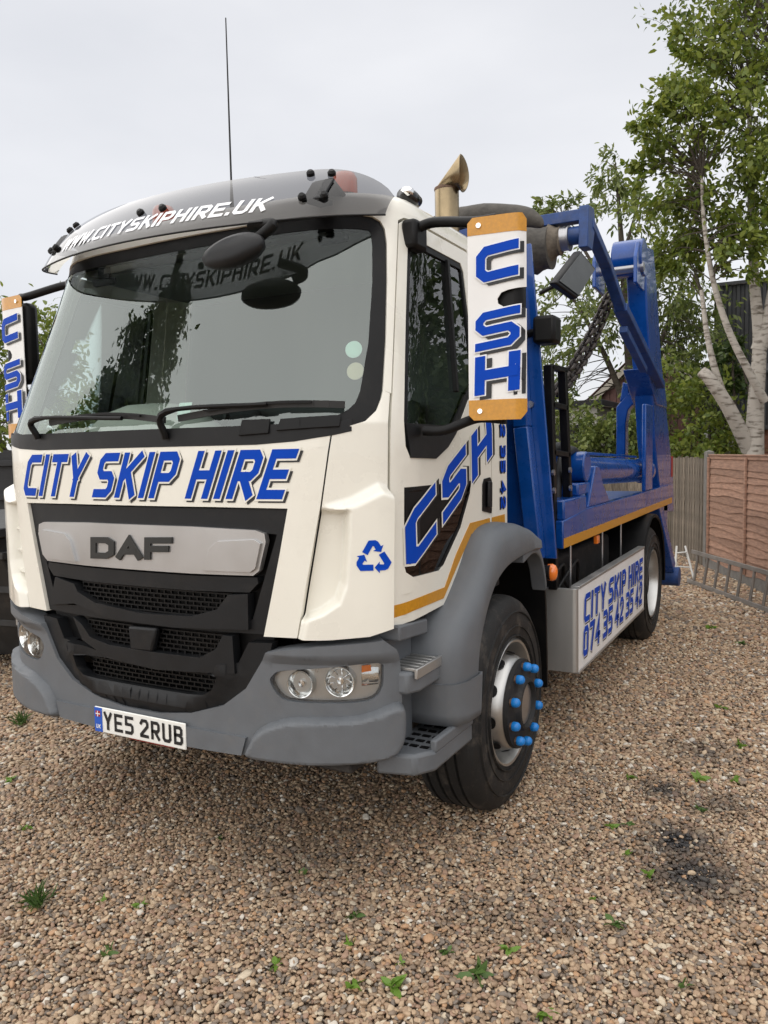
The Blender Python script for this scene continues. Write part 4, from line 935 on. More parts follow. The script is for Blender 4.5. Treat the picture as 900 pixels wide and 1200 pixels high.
# ---- headboard
YH = 1.93
hb = empty('headboard', parent=T)
ol = [on(u, v, 'y', YH) for u, v in ((652, 655), (648, 600), (640, 500), (632, 400), (622, 285))]
xs = [(p.x, p.z) for p in ol]
poly = [(x, z) for x, z in xs]+[(-x, z) for x, z in xs[::-1]]
MB().prism([(x, YH, z) for x, z in poly], (0, .02, 0)).build('board', 'blue', hb, .004)
for sg in (1, -1):
    a = [(on(628, 285, 'y', YH-.10).x-.16, xs[-1][1]), (xs[2][0]-.12, xs[2][1]), (xs[0][0]-.10, xs[0][1])]
    for (x0, z0), (x1, z1) in zip(a[:-1], a[1:]): MB().beam((sg*x0, YH-.045, z0), (sg*x1, YH-.045, z1), .085, .09, up=(0, 1, 0)).build('upright', 'blue', hb, .008)
MB().box((-1.0, YH-.05, 1.83), (.94, YH-.001, 1.87)).build('rib', 'blue', hb, .004)
for u, v in ((622, 474), (622, 603)):
    p = on(u, v, 'y', YH-.005); tube('bolt', [p, p+Vector((0, -.02, 0))], .02, 'steel', hb, 10)
# black ladder frame beside it
lf = empty('access_frame', parent=T)
F0 = lambda u, v: on(u, v, 'x', 1.13)
for a, b, ww in (((643, 428), (649, 690), .055), ((659, 434), (667, 622), .05)): MB().beam(F0(*a), F0(*b), ww, .05, up=(1, 0, 0)).build('frame_post', 'black', lf, .004)
for (u0, v0), (u1, v1) in (((643, 430), (661, 434)), ((644, 474), (661, 478)), ((645, 530), (664, 533)), ((647, 600), (667, 612))): MB().beam(F0(u0, v0), F0(u1, v1), .03, .05, up=(1, 0, 0)).build('frame_rung', 'black', lf, .003)
for u, v in ((641.5, 554), (642.5, 575), (661.5, 551), (662, 572), (670, 606)):
    p = F0(u, v)+Vector((.028, 0, 0)); tube('bolt', [p, p+Vector((.014, 0, 0))], .018, 'steel', lf, 8)
# sheeting gear
YS = 2.62
sh_ = empty('sheet_roll', parent=T)
C = lambda u, v: on(u, v, 'y', YS)
rp_ = [C(560, 300), C(646, 284)]; rz = C(640, 287).z
def xat(u): return C(u, 285).x
mb = MB(); prof = []
for i in range(60):
    t = i/59; x = -xat(646)+2*xat(646)*t; r = .135+.012*math.sin(x*23)+.01*math.sin(x*57+1)
    prof.append((r, x))
prof = [(0, prof[0][1])]+prof+[(0, prof[-1][1])]
mb.lathe(prof, (0, YS, rz-.02), 'X', 28); mb.build('rolled_sheet', 'tarp', sh_, 0, 60)
for sg in (1, -1):
    MB().lathe([(.115, sg*xat(645)), (.10, sg*xat(649)), (.088, sg*xat(652)), (.083, sg*xat(655)), (.09, sg*xat(657)), (.07, sg*xat(659))], (0, YS, rz+.01), 'X', 24).build('canvas_end', 'canvas', sh_, 0, 60)
    MB().lathe([(.075, sg*xat(657)), (.072, sg*xat(666)), (.078, sg*xat(666.5)), (.078, sg*xat(668)), (0, sg*xat(668))], (0, YS, rz+.02), 'X', 24).build('roller_shaft', 'steel', sh_, 0, 50)
    MB().lathe([(.055, sg*xat(668)), (.055, sg*xat(681)), (0, sg*xat(681))], (0, YS, rz+.03), 'X', 20).build('roller_socket', 'blue_worn', sh_, 0, 50)
    sa = empty('sheeting_arm', parent=T)
    pa = C(686, 252); XA = pa.x
    pa.x *= sg
    MB().prism([(sg*(XA-.03), YS-.06, rz-.06), (sg*(XA-.03), YS+.06, rz-.06), (sg*(XA-.03), YS+.14, pa.z-.03), (sg*(XA-.03), YS+.10, pa.z+.06), (sg*(XA-.03), YS-.04, pa.z+.05)], (sg*.06, 0, 0)).build('arm_bracket', 'blue_worn', sa, .006)
    pts = [(689, 262), (710, 310), (727, 360), (752, 410), (773, 452)]
    q = [on(u, v, 'x', 1.19 if k else XA) for k, (u, v) in enumerate(pts)]
    for k, (a, b) in enumerate(zip(q[:-1], q[1:])): MB().beam((sg*a.x, a.y, a.z), (sg*b.x, b.y, b.z), .06, .075 if k < 2 else .10, up=(1, 0, 0)).build('arm_tube', 'blue_worn', sa, .006)
    a, b = q[2], q[3]; MB().beam((sg*a.x-.0, a.y+.1, a.z-.15), (sg*b.x, b.y+.1, b.z-.16), .05, .06, up=(1, 0, 0)).build('arm_slide', 'blue_worn', sa, .004)
a, b = C(690, 250), C(606, 265)
MB().beam((-a.x, YS, a.z-.01), (a.x, YS, a.z-.01), .07, .085, up=(0, 1, 0)).build('sheeting_cross_tube', 'blue_worn', T, .005)
# second tarp along the top of the headboard
mb = MB(); pts = [on(u, v, 'y', 2.15) for u, v in ((470, 276), (500, 269), (535, 257), (560, 253), (590, 252), (615, 254), (628, 259), (636, 265))]
mb.tube(bez(pts, 4), [.045]*4+[.055, .06, .062, .064, .066, .064, .062, .064, .066, .068, .066, .064, .062, .06, .06, .058, .056, .054, .05, .045, .04, .036, .03, .022, .012], 14); mb.build('tarpaulin', 'tarp', T, 0, 60)
# spot mirror, work lamp
pm = on(675, 322, 'x', 1.28); sp = empty('rear_mirror', parent=T)
cs = [on(u, v, 'x', 1.28) for u, v in ((686, 292), (693, 316), (671, 351), (657.5, 330))]
ct = sum(cs, Vector())/4; nn = Vector((.05, -.12, 0))
MB().prism([c+Vector((.10*(1 if i in (1, 2) else -1)*.3, 0, 0)) for i, c in enumerate(cs)], (-.05, .02, 0)).build('mirror_housing', 'black', sp, .012)
MB().prism([ct+(c-ct)*.86+Vector((.10*(1 if i in (1, 2) else -1)*.3*.86+.004, 0, 0)) for i, c in enumerate(cs)], (.002, 0, 0)).build('mirror_face', 'mirror_face', sp)
tube('mirror_rod', [on(658, 331, 'x', 1.25), on(632, 344, 'y', YH)], .011, 'black', sp, 8)
pw = on(642, 387, 'y', YH-.02); box('work_lamp', pw+Vector((-.07, -.06, -.075)), pw+Vector((.055, .08, .075)), 'black', T, .02)
tube('lamp_stalk', [pw+Vector((-.06, 0, 0)), pw+Vector((-.2, .02, -.02))], .02, 'black', T)
# exhaust stack
e0 = on(524, 262, 'y', 1.72)
ex = empty('exhaust_stack', parent=T)
Y_ = 1.72; X_ = e0.x
zb0 = on(524, 222, 'y', Y_).z; rad = .5*(on(539, 245, 'y', Y_).x-on(511, 245, 'y', Y_).x)*.93
MB().lathe([(rad*.93, zb0-1.3), (rad*.93, zb0-.9), (rad, zb0-.9), (rad, zb0)], (X_, Y_, 0), 'Z', 28).build('stack_pipe', 'exhaust', ex, 0, 50)
tipv = on(543, 185, 'y', Y_+.02); tl = on(511, 219, 'y', Y_)
ce = Vector((X_, Y_, zb0)); ce2 = on(530, 200, 'y', Y_+.03)
mb = MB(); N_ = 28; dirn = (on(545, 190, 'y', Y_)-on(523, 222, 'y', Y_)); dirn = Vector((dirn.x, .06, dirn.z)).normalized(); rows = []
xa = Vector((0, 1, 0)); xa = (xa-dirn*xa.dot(dirn)).normalized(); xb = dirn.cross(xa)
r0 = [Vector((X_+rad*math.cos(a), Y_+rad*math.sin(a), zb0+.0)) for a in np.linspace(0, 2*math.pi, N_, endpoint=False)]
EC = on(541, 203, 'y', Y_); r1 = []; rm = []
for p in r0:
    k = (p.x-X_)/rad; m_2 = (p.y-Y_)/rad
    r1.append(EC+Vector((.015*m_2*m_2, m_2*rad*1.05, -k*.100)))
mb.add(r0+r1, [(i, (i+1) % N_, N_+(i+1) % N_, N_+i) for i in range(N_)])
o = mb.build('stack_tip', 'exhaust', ex, 0, 50); sm_ = o.modifiers.new('wall', 'SOLIDIFY'); sm_.thickness = .004
MB().lathe([(rad*1.02, -.008), (rad*1.06, 0), (rad*1.02, .008)], (X_, Y_, zb0), 'Z', 28).build('weld_seam', 'rust', ex, 0, 60)
# lifting chain: single links
ch = empty('lifting_chain', parent=T)
c0, c1 = on(713, 343, 'x', 1.08), on(648, 462, 'x', 1.0)
lk = MB(); ringp = []
for a in np.linspace(0, 2*math.pi, 14, endpoint=False): ringp.append((0, .024*math.cos(a), .024*math.sin(a)+(.022 if math.sin(a) > 0 else -.022)))
ringp.append(ringp[0]); lk.tube(ringp, .0095, 6, False); lme = lk.mesh('chain', 60)
cnt = int((c1-c0).length/.062)
for st_ in (0, 1):
    for k in range(cnt):
        t = (k+.5)/cnt; p = c0.lerp(c1, t)+Vector((0, 0, -.07*math.sin(math.pi*t)*(.75+.5*st_)))+Vector((.03*st_, .04*st_, -.0)); t2 = min(1, t+.02); q = c0.lerp(c1, t2)+Vector((0, 0, -.07*math.sin(math.pi*t2)*(.75+.5*st_)))+Vector((.03*st_, .04*st_, 0))
        o = bpy.data.objects.new('chain_link', lme); link(o, ch); o.location = p
        o.rotation_euler = (Matrix.Rotation(0, 3, 'X') @ (q-p).to_track_quat('Z', 'X').to_matrix() @ Matrix.Rotation(math.pi/2*(k % 2)+.4, 3, 'Z')).to_euler()
    if st_ == 0: pass
# ---- cab interior
MB().prism([(-1.0, .30, 1.45), (-1.0, .34, 1.80), (-1.0, .70, 1.84), (-1.0, .82, 1.74), (-1.0, .80, 1.45)], (2.0, 0, 0)).build('dashboard', 'dash', T, .03)
o = MB().lathe([(0, .20), (.12, .19), (.22, .15), (.29, .08), (.31, 0)], (0, 0, 0), 'Z', 28).build('instrument_hood', 'dash_light', T, 0, 60); o.location = (-.50, .66, 1.79); o.scale = (1.35, .8, 1.0)
sw = MB(); sw.tube([(.215*math.cos(a), .215*math.sin(a), 0) for a in np.linspace(0, 2*math.pi, 33)], .016, 8, False); sw.beam((-.2, 0, 0), (.2, 0, 0), .05, .02); sw.beam((0, 0, 0), (0, -.2, 0), .05, .02); sw.tube([(0, 0, 0), (0, .05, -.3)], .03, 8)
o = sw.build('steering_wheel', 'black', T); o.location = (-.50, .92, 1.86); o.rotation_euler = (R(32), 0, 0)
for x in (-.52, .52):
    se = empty('seat', parent=T)
    box('seat_base', (x-.25, .95, 1.15), (x+.25, 1.42, 1.32), 'seat_fabric', se, .05)
    MB().prism([(x-.24, 1.22, 1.30), (x-.24, 1.34, 1.30), (x-.24, 1.46, 1.80), (x-.24, 1.36, 1.82)], (.48, 0, 0)).build('seat_back', 'seat_fabric', se, .05)
    box('head_rest', (x-.13, 1.36, 1.83), (x+.13, 1.45, 1.99), 'seat_fabric', se, .04)
box('roof_lining', (-.90, .62, 2.645), (.90, 1.49, 2.66), 'lining', T, .005)
for u, v in ((112, 316), (389, 262)):
    s_, z_ = tr(u, v); p = CAB.P(s_, z_, -.05); box('visor_clip', p+Vector((-.07, -.015, -.05)), p+Vector((.07, .015, -.015)), 'black', T, .012); box('visor_clip', p+Vector((-.035, -.012, -.02)), p+Vector((.035, .012, .05)), 'black', T, .01)

# ================================================================ ground
def smooth_obj(o): return o
g = MB(); g.add([(-400, -400, -.022), (400, -400, -.022), (400, 400, -.022), (-400, 400, -.022)], [(0, 1, 2, 3)])
gm = bpy.data.materials.new('gravel_ground'); gm.use_nodes = True; n = gm.node_tree; b = n.nodes['Principled BSDF']
tcn = n.nodes.new('ShaderNodeTexCoord'); vo = n.nodes.new('ShaderNodeTexVoronoi'); vo.inputs['Scale'].default_value = 42; n.links.new(tcn.outputs['Object'], vo.inputs[0])
rp = n.nodes.new('ShaderNodeValToRGB'); E0 = rp.color_ramp.elements; E0[0].color = (.10, .072, .05, 1); E0[1].color = (.42, .32, .24, 1); E0[1].position = .9
hs = n.nodes.new('ShaderNodeSeparateColor'); n.links.new(vo.outputs['Color'], hs.inputs[0]); n.links.new(hs.outputs[0], rp.inputs[0]); n.links.new(rp.outputs[0], b.inputs['Base Color'])
bpn = n.nodes.new('ShaderNodeBump'); bpn.inputs['Strength'].default_value = .8; bpn.inputs['Distance'].default_value = .02; bpn.invert = True; n.links.new(vo.outputs['Distance'], bpn.inputs['Height']); n.links.new(bpn.outputs[0], b.inputs['Normal']); b.inputs['Roughness'].default_value = .9
MATS['gravel_ground'] = gm
tag(g.build('ground', 'gravel_ground', None, 0, 30), kind='structure')
# pebbles
pm_ = bpy.data.materials.new('pebble'); pm_.use_nodes = True; n = pm_.node_tree; b = n.nodes['Principled BSDF']
at = n.nodes.new('ShaderNodeAttribute'); at.attribute_type = 'INSTANCER'; at.attribute_name = 'tone'
ad = n.nodes.new('ShaderNodeAttribute'); ad.attribute_type = 'INSTANCER'; ad.attribute_name = 'stain'
rp = n.nodes.new('ShaderNodeValToRGB'); rp.color_ramp.interpolation = 'CONSTANT'
cols = [(.0, (.235, .165, .105)), (.14, (.30, .21, .135)), (.28, (.37, .27, .175)), (.42, (.19, .145, .105)), (.52, (.42, .33, .225)), (.64, (.27, .175, .12)), (.74, (.14, .12, .10)), (.86, (.46, .40, .30)), (.92, (.36, .22, .12)), (.97, (.58, .53, .44))]
while len(rp.color_ramp.elements) < len(cols): rp.color_ramp.elements.new(.5)
for e, (p_, c_) in zip(rp.color_ramp.elements, cols): e.position = p_; e.color = (min(.70, .04+c_[0]*1.26), min(.64, .03+c_[1]*1.22), min(.58, .022+c_[2]*1.19), 1)
n.links.new(at.outputs['Fac'], rp.inputs[0])
tn = n.nodes.new('ShaderNodeTexCoord'); nn_ = n.nodes.new('ShaderNodeTexNoise'); nn_.inputs['Scale'].default_value = 3; n.links.new(tn.outputs['Object'], nn_.inputs[0])
mx1 = n.nodes.new('ShaderNodeMixRGB'); mx1.blend_type = 'MULTIPLY'; mx1.inputs[0].default_value = .35; n.links.new(rp.outputs[0], mx1.inputs[1]); n.links.new(nn_.outputs[0], mx1.inputs[2])
mx2 = n.nodes.new('ShaderNodeMixRGB'); mx2.inputs[2].default_value = (.022, .021, .022, 1); n.links.new(ad.outputs['Fac'], mx2.inputs[0]); n.links.new(mx1.outputs[0], mx2.inputs[1]); n.links.new(mx2.outputs[0], b.inputs['Base Color'])
b.inputs['Roughness'].default_value = .62
rs = np.random.RandomState(3)
def in_view(P, mu=260):
    d = (P-CP) @ CM.T; ok = d[:, 2] > .3; u = 450+FPX*d[:, 0]/np.maximum(d[:, 2], .01); v = 600-FPX*d[:, 1]/np.maximum(d[:, 2], .01)
    return ok & (u > -mu) & (u < 900+mu) & (v < 1200+mu)
def scatter(x0, x1, y0, y1, step, size, far0, far1, outside=False):
    xs = np.arange(x0, x1, step); ys = np.arange(y0, y1, step); X, Y = np.meshgrid(xs, ys); P = np.stack([X.ravel(), Y.ravel(), np.zeros(X.size)], 1)
    P[:, :2] += rs.uniform(-.48, .48, (len(P), 2))*step; d = np.hypot(P[:, 0]-CP[0], P[:, 1]-CP[1])
    iv = in_view(P, 320); k = (d >= far0) & (d < far1) & (~iv if outside else iv); P = P[k]; sz = size*np.exp(rs.normal(0, .20, len(P))); P[:, 2] = rs.uniform(-.012, .004, len(P)); return P, sz
A = [scatter(-3, 6, -2, 5, .0128, .0078, 0, 4.3), scatter(-6, 7, -1, 8, .019, .0115, 4.3, 7.5), scatter(-9, 9, 2, 16, .032, .019, 7.5, 14.5), scatter(-3, 6, -2, 5, .040, .0100, 0, 4.6), scatter(-8, 12, -11, 9, .026, .0165, 0, 8.5, True)]
PP = np.concatenate([a[0] for a in A]); SZ = np.concatenate([a[1] for a in A]); N = len(PP)
i3 = sum(len(a[0]) for a in A[:3]); PP[i3:i3+len(A[3][0]), 2] += .006
lowf = np.sin(PP[:, 0]*2.1+1.3*np.sin(PP[:, 1]*1.7))*np.sin(PP[:, 1]*1.9+.7*np.sin(PP[:, 0]*2.9)+.5)+.6*np.sin(PP[:, 0]*5.3+PP[:, 1]*3.1)*np.sin(PP[:, 1]*6.1-PP[:, 0]*2.3)
PP[:, 2] += .004*lowf
for wy_ in (1.2, 4.9):
    for wx_ in (1.06, -1.06):
        dw = np.hypot((PP[:, 0]-wx_)/1.15, PP[:, 1]-wy_); PP[:, 2] += .016*np.exp(-((dw-.22)/.07)**2)
SC = np.stack([SZ*rs.uniform(.85, 1.45, N), SZ*rs.uniform(.75, 1.1, N), SZ*rs.uniform(.45, .7, N)], 1)
RT = np.stack([rs.normal(0, .3, N), rs.normal(0, .3, N), rs.uniform(0, 6.28, N)], 1)
stain = np.clip(.07*lowf-.03, 0, .2)*rs.uniform(.3, 1.2, N)
for (u, v), r, am in (((795, 985), .20, 1.0), ((812, 1025), .24, .95), ((778, 925), .13, .9), ((820, 880), .2, .6), ((845, 945), .16, .55), ((360, 1000), .35, .35), ((640, 1085), .14, .35), ((560, 1070), .2, .3), ((410, 1070), .12, .3)):
    c = on(u, v, 'z', 0); dd = np.hypot((PP[:, 0]-c.x), (PP[:, 1]-c.y))/r
    stain = np.maximum(stain, am*np.clip(1.25-dd, 0, 1)*(rs.uniform(0, 1, N) < .86))
me = bpy.data.meshes.new('mesh'); me.vertices.add(N); me.vertices.foreach_set('co', PP.ravel())
for nm, ty, dat in (('scl', 'FLOAT_VECTOR', SC), ('rot', 'FLOAT_VECTOR', RT)):
    a = me.attributes.new(nm, ty, 'POINT'); a.data.foreach_set('vector', dat.ravel())
for nm, dat in (('tone', rs.uniform(0, 1, N)), ('stain', stain)):
    a = me.attributes.new(nm, 'FLOAT', 'POINT'); a.data.foreach_set('value', dat)
a = me.attributes.new('pick', 'INT', 'POINT'); a.data.foreach_set('value', rs.randint(0, 5, N))
peb = bpy.data.objects.new('gravel', me); link(peb); tag(peb, 'loose tan and brown pea gravel covering the yard', 'gravel', kind='stuff')
ng = bpy.data.node_groups.new('gravel', 'GeometryNodeTree'); ng.interface.new_socket('Geometry', in_out='INPUT', socket_type='NodeSocketGeometry'); ng.interface.new_socket('Geometry', in_out='OUTPUT', socket_type='NodeSocketGeometry')
NN = ng.nodes; gi = NN.new('NodeGroupInput'); go = NN.new('NodeGroupOutput'); iop = NN.new('GeometryNodeInstanceOnPoints'); gti = NN.new('GeometryNodeGeometryToInstance')
for k in range(5):
    ico = NN.new('GeometryNodeMeshIcoSphere'); ico.inputs['Radius'].default_value = 1; ico.inputs['Subdivisions'].default_value = 2 if k else 3
    sp_ = NN.new('GeometryNodeSetPosition'); noi = NN.new('ShaderNodeTexNoise'); noi.noise_dimensions = '4D'; noi.inputs['W'].default_value = k*7.3; noi.inputs['Scale'].default_value = .9; noi.inputs['Detail'].default_value = 1
    sub = NN.new('ShaderNodeVectorMath'); sub.operation = 'SUBTRACT'; sub.inputs[1].default_value = (.5, .5, .5); sca = NN.new('ShaderNodeVectorMath'); sca.operation = 'SCALE'; sca.inputs['Scale'].default_value = 1.3
    ng.links.new(noi.outputs['Color'], sub.inputs[0]); ng.links.new(sub.outputs[0], sca.inputs[0]); ng.links.new(ico.outputs[0], sp_.inputs[0]); ng.links.new(sca.outputs[0], sp_.inputs['Offset'])
    ss_ = NN.new('GeometryNodeSetShadeSmooth'); ng.links.new(sp_.outputs[0], ss_.inputs[0]); sm2 = NN.new('GeometryNodeSetMaterial'); sm2.inputs['Material'].default_value = pm_; ng.links.new(ss_.outputs[0], sm2.inputs[0]); ng.links.new(sm2.outputs[0], gti.inputs[0])
def na(nm, ty):
    q = NN.new('GeometryNodeInputNamedAttribute'); q.data_type = ty; q.inputs[0].default_value = nm; return q.outputs[0]
e2r = NN.new('FunctionNodeEulerToRotation'); ng.links.new(na('rot', 'FLOAT_VECTOR'), e2r.inputs[0])
iop.inputs['Pick Instance'].default_value = True
ng.links.new(gi.outputs[0], iop.inputs['Points']); ng.links.new(gti.outputs[0], iop.inputs['Instance']); ng.links.new(na('pick', 'INT'), iop.inputs['Instance Index']); ng.links.new(e2r.outputs[0], iop.inputs['Rotation']); ng.links.new(na('scl', 'FLOAT_VECTOR'), iop.inputs['Scale']); ng.links.new(iop.outputs[0], go.inputs[0])
md = peb.modifiers.new('gravel', 'NODES'); md.node_group = ng

# ================================================================ leaves, trees, weeds
def leaf_mesh(P, D, L, Wd, m_, seed=1, bend=.18):
    """P positions, D directions (unit), L lengths, Wd width"""
    r = np.random.RandomState(seed); n = len(P); U = r.normal(size=(n, 3)); U[:, 2] += .8
    S = np.cross(D, U); S /= np.linalg.norm(S, axis=1)[:, None]+1e-9; Nn = np.cross(S, D)
    V = np.empty((n, 6, 3)); L = L[:, None]; w_ = Wd[:, None]
    V[:, 0] = P; V[:, 1] = P+D*L*.32+S*w_*.5+Nn*L*.04; V[:, 2] = P+D*L*.70+S*w_*.38-Nn*L*bend*.3; V[:, 3] = P+D*L-Nn*L*bend; V[:, 4] = P+D*L*.70-S*w_*.38-Nn*L*bend*.3; V[:, 5] = P+D*L*.32-S*w_*.5+Nn*L*.04
    me = bpy.data.meshes.new('mesh'); me.vertices.add(n*6); me.vertices.foreach_set('co', V.ravel())
    me.loops.add(n*6); me.loops.foreach_set('vertex_index', np.arange(n*6)); me.polygons.add(n); me.polygons.foreach_set('loop_start', np.arange(n)*6); me.polygons.foreach_set('loop_total', np.full(n, 6))
    me.materials.append(MATS[m_]); me.update(calc_edges=True); return me
def tree(name, label, cat, base, limbs, clumps, leafm, barkm, leaf=.09, lw=.45, droop=.3, seed=1, group=None, twig=.012, per=60):
    """limbs: list of (points, r0, r1); clumps: list of (centre, radius, number of sprays)"""
    r = np.random.RandomState(seed); root = empty(name, base); tag(root, label, cat, group); B_ = Vector(base)
    tm = MB(); nodes = []
    for pts, r0, r1 in limbs:
        p = bez([Vector(q)-B_ for q in pts], 6); k = len(p); tm.tube(p, [r0+(r1-r0)*i/(k-1) for i in range(k)], 10); nodes += p[k//4:]
    NA = np.array([tuple(q) for q in nodes]); P = []; D = []
    tw = MB()
    for c, rad, ns in clumps:
        c = np.array(Vector(c)-B_); rad = np.array(rad if hasattr(rad, '__len__') else (rad,)*3)
        for _ in range(ns):
            v = r.normal(size=3); v /= np.linalg.norm(v); tip = c+v*rad*r.uniform(.25, 1)**.6
            i = np.argmin(np.linalg.norm(NA-tip, axis=1)+r.uniform(0, .5, len(NA))); a = NA[i]
            mid = (a+tip)/2+r.normal(size=3)*.12*np.linalg.norm(tip-a)*.5+np.array([0, 0, .1])
            path = bez([Vector(a), Vector(mid), Vector(tip)], 4); tw.tube(path, [twig*(1-.8*q/8) for q in range(9)], 4, False)
            # spray: leaves along a drooping twig
            d = (tip-mid); d /= np.linalg.norm(d)+1e-9; L = r.uniform(.35, .8)*min(1, rad.mean()*1.2)
            n_ = int(per*r.uniform(.6, 1.3)); ts = r.uniform(-.35, 1, n_)
            pos = tip+d*(ts[:, None]*L)+np.array([0, 0, -1])*(np.clip(ts, 0, 1)[:, None]**2*L*droop)+r.normal(size=(n_, 3))*L*.17
            dd = d*.6+r.normal(size=(n_, 3))*.75+np.array([0, 0, -droop]); dd /= np.linalg.norm(dd, axis=1)[:, None]; P.append(pos); D.append(dd)
            e = tip+d*L+np.array([0, 0, -L*droop]); tw.tube([Vector(tip), Vector((tip+e)/2+np.array([0, 0, L*droop*.25])), Vector(e)], [twig*.3, twig*.25, twig*.12], 3, False)
    tm.build('trunk', barkm, root, 0, 60); tw.build('twigs', 'bark_brown', root, 0, 60, False)
    P = np.concatenate(P); D = np.concatenate(D); L = leaf*r.uniform(.6, 1.25, len(P)); o = bpy.data.objects.new('crown', leaf_mesh(P, D, L, L*lw, leafm, seed)); link(o, root); return root
def at(u, v, y): return on(u, v, 'y', y)
# the pale trunked tree beyond the fence on the right
ty = 11.2; b0 = at(884, 600, ty); b0.z = 0
limbs = [([b0, at(884, 530, ty), at(886, 470, ty), at(890, 400, ty), at(884, 330, ty), at(880, 230, ty), at(878, 120, ty)], .17, .03),
         ([at(889, 410, ty), at(903, 360, ty), at(915, 250, ty), at(925, 80, ty)], .12, .03),
         ([at(880, 522, ty), at(868, 500, ty-.1), at(845, 455, ty-.3), at(830, 400, ty-.4), at(822, 340, ty-.4)], .085, .03),
         ([at(878, 527, ty), at(855, 480, ty-.3), at(832, 445, ty-.5), at(822, 435, ty-.5)], .12, .085),
         ([at(896, 470, ty-.2), at(880, 440, ty-.4), at(855, 390, ty-.6), at(836, 330, ty-.7), at(825, 260, ty-.8), at(822, 200, ty-.8)], .07, .02)]
cl = [(at(u, v, ty+dy), rr, ns) for u, v, dy, rr, ns in ((880, 60, 0, .9, 34), (840, 90, -.6, .75, 26), (800, 150, -.8, .5, 16), (850, 180, -.5, .8, 32), (790, 215, -.6, .55, 20), (895, 150, -.2, .9, 30), (835, 250, -.4, .6, 22), (890, 250, -.6, .6, 22), (868, 300, -1.0, .35, 10), (840, 20, -.2, .7, 22), (900, -40, .2, 1.0, 30), (960, 100, .5, 1.3, 45), (960, 260, .2, 1.0, 30), (768, 170, -.6, .25, 6), (775, 290, -.2, .45, 12), (815, 300, -.3, .45, 12), (858, -60, 0, .9, 24), (808, 60, -.6, .28, 6), (757, 195, -.6, .3, 6), (785, 110, -.7, .3, 7), (752, 150, -.6, .2, 3))]
tree('pale_trunk_tree', 'leafy tree with pale forked trunk rising behind the pink panel fence', 'tree', b0, limbs, cl, 'leaf_green', 'bark_white', .112, .5, .25, 11, per=42)
# loose tree behind the lorry's rear
ty = 14.5; b0 = at(745, 640, ty); b0.z = 0
limbs = [([b0, at(742, 480, ty), at(735, 380, ty), at(728, 280, ty), at(722, 200, ty)], .16, .02), ([at(742, 500, ty), at(715, 430, ty), at(690, 380, ty), at(665, 340, ty)], .08, .02), ([at(740, 470, ty), at(775, 400, ty), at(800, 330, ty)], .08, .02),
         ([at(738, 400, ty), at(700, 320, ty), at(670, 270, ty), at(655, 255, ty)], .05, .015), ([at(730, 300, ty), at(745, 250, ty), at(750, 225, ty)], .04, .012)]
cl = [(at(u, v, ty+dy), rr, ns) for u, v, dy, rr, ns in ((715, 205, 0, .45, 9), (735, 235, 0, .5, 8), (640, 240, 0, .3, 6), (672, 235, 0, .35, 6), (765, 280, .3, .6, 13), (690, 330, 0, .7, 16), (655, 350, 0, .6, 13), (690, 385, -.5, .6, 14), (650, 420, -.5, .7, 18), (790, 340, 0, .7, 22), (800, 400, 0, .8, 30), (780, 450, -.4, .7, 28), (655, 470, -.8, .45, 10), (740, 330, 0, .7, 14), (770, 380, 0, .7, 18))]
tree('loose_tree', 'open branched willowy tree standing behind the blue lifting arm', 'tree', b0, limbs, cl, 'leaf_willow', 'bark_brown', .14, .36, .55, 5, per=46)
# dark bushes low behind fence
def bush(name, label, u, v, y, rad, ns, m_, seed, leaf=.11, group=None):
    c = at(u, v, y); b0 = Vector((c.x, c.y, 0)); lim = [([b0, b0.lerp(c, .5)+Vector((.1*math.cos(seed), .1, 0)), c], .06, .02), ([b0, b0.lerp(c, .6)+Vector((-.35, 0, 0)), c+Vector((-rad[0]*.6, 0, 0))], .04, .015), ([b0, b0.lerp(c, .6)+Vector((.35, 0, 0)), c+Vector((rad[0]*.6, 0, 0))], .04, .015)]
    tree(name, label, 'bush', b0, lim, [(c, rad, ns)], m_, 'bark_brown', leaf, .5, .3, seed, group, .008, 60)
bush('garden_bush', 'dense green bush behind the grey fence beside the pale tree', 812, 500, 12.6, (.9, .7, 1.1), 75, 'leaf_green', 21)
bush('garden_bush', 'hanging dark bush in front of the white outbuilding', 690, 515, 13.0, (.6, .5, .62), 36, 'leaf_willow', 22)
bush('garden_bush', 'leafy low bush seen through the blue yoke frame', 740, 520, 13.2, (.7, .6, .55), 40, 'leaf_willow', 23)
bush('garden_bush', 'dark leafy bush behind the white outbuilding by the access frame', 655, 505, 17, (.8, .7, .6), 26, 'leaf_green', 24)
bush('garden_bush', 'dark ivy bush against the corrugated shed', 858, 428, 12.6, (.28, .28, .42), 22, 'leaf_dark', 25)
# trees seen on the left and through the cab window
for (x, y, h, rr, sd_, lab) in ((-7.6, 8.2, 2.5, (1.7, 1.7, 1.25), 31, 'leafy tree seen through the driver side window'), (-9.6, 6.6, 2.9, (1.3, 1.3, 1.6), 32, 'leafy tree beside the left mirror guard'), (-4.6, 11.5, 2.6, (1.7, 1.7, 1.2), 33, 'dense tree behind the cab seen through the windscreen')):
    b0 = Vector((x, y, 0)); c = Vector((x, y, h))
    tree('yard_tree', lab, 'tree', b0, [([b0, Vector((x+.1, y, h*.5)), c], .14, .04), ([Vector((x, y, h*.5)), Vector((x-.6, y, h*.8)), Vector((x-1, y, h+.3))], .06, .02), ([Vector((x, y, h*.5)), Vector((x+.6, y, h*.8)), Vector((x+.9, y+.2, h+.3))], .06, .02)], [(c, rr, 48 if sd_ == 31 else 95)], 'leaf_willow' if sd_ == 31 else 'leaf_green', 'bark_brown', .15, .4, .35, sd_, None, .012, 60)
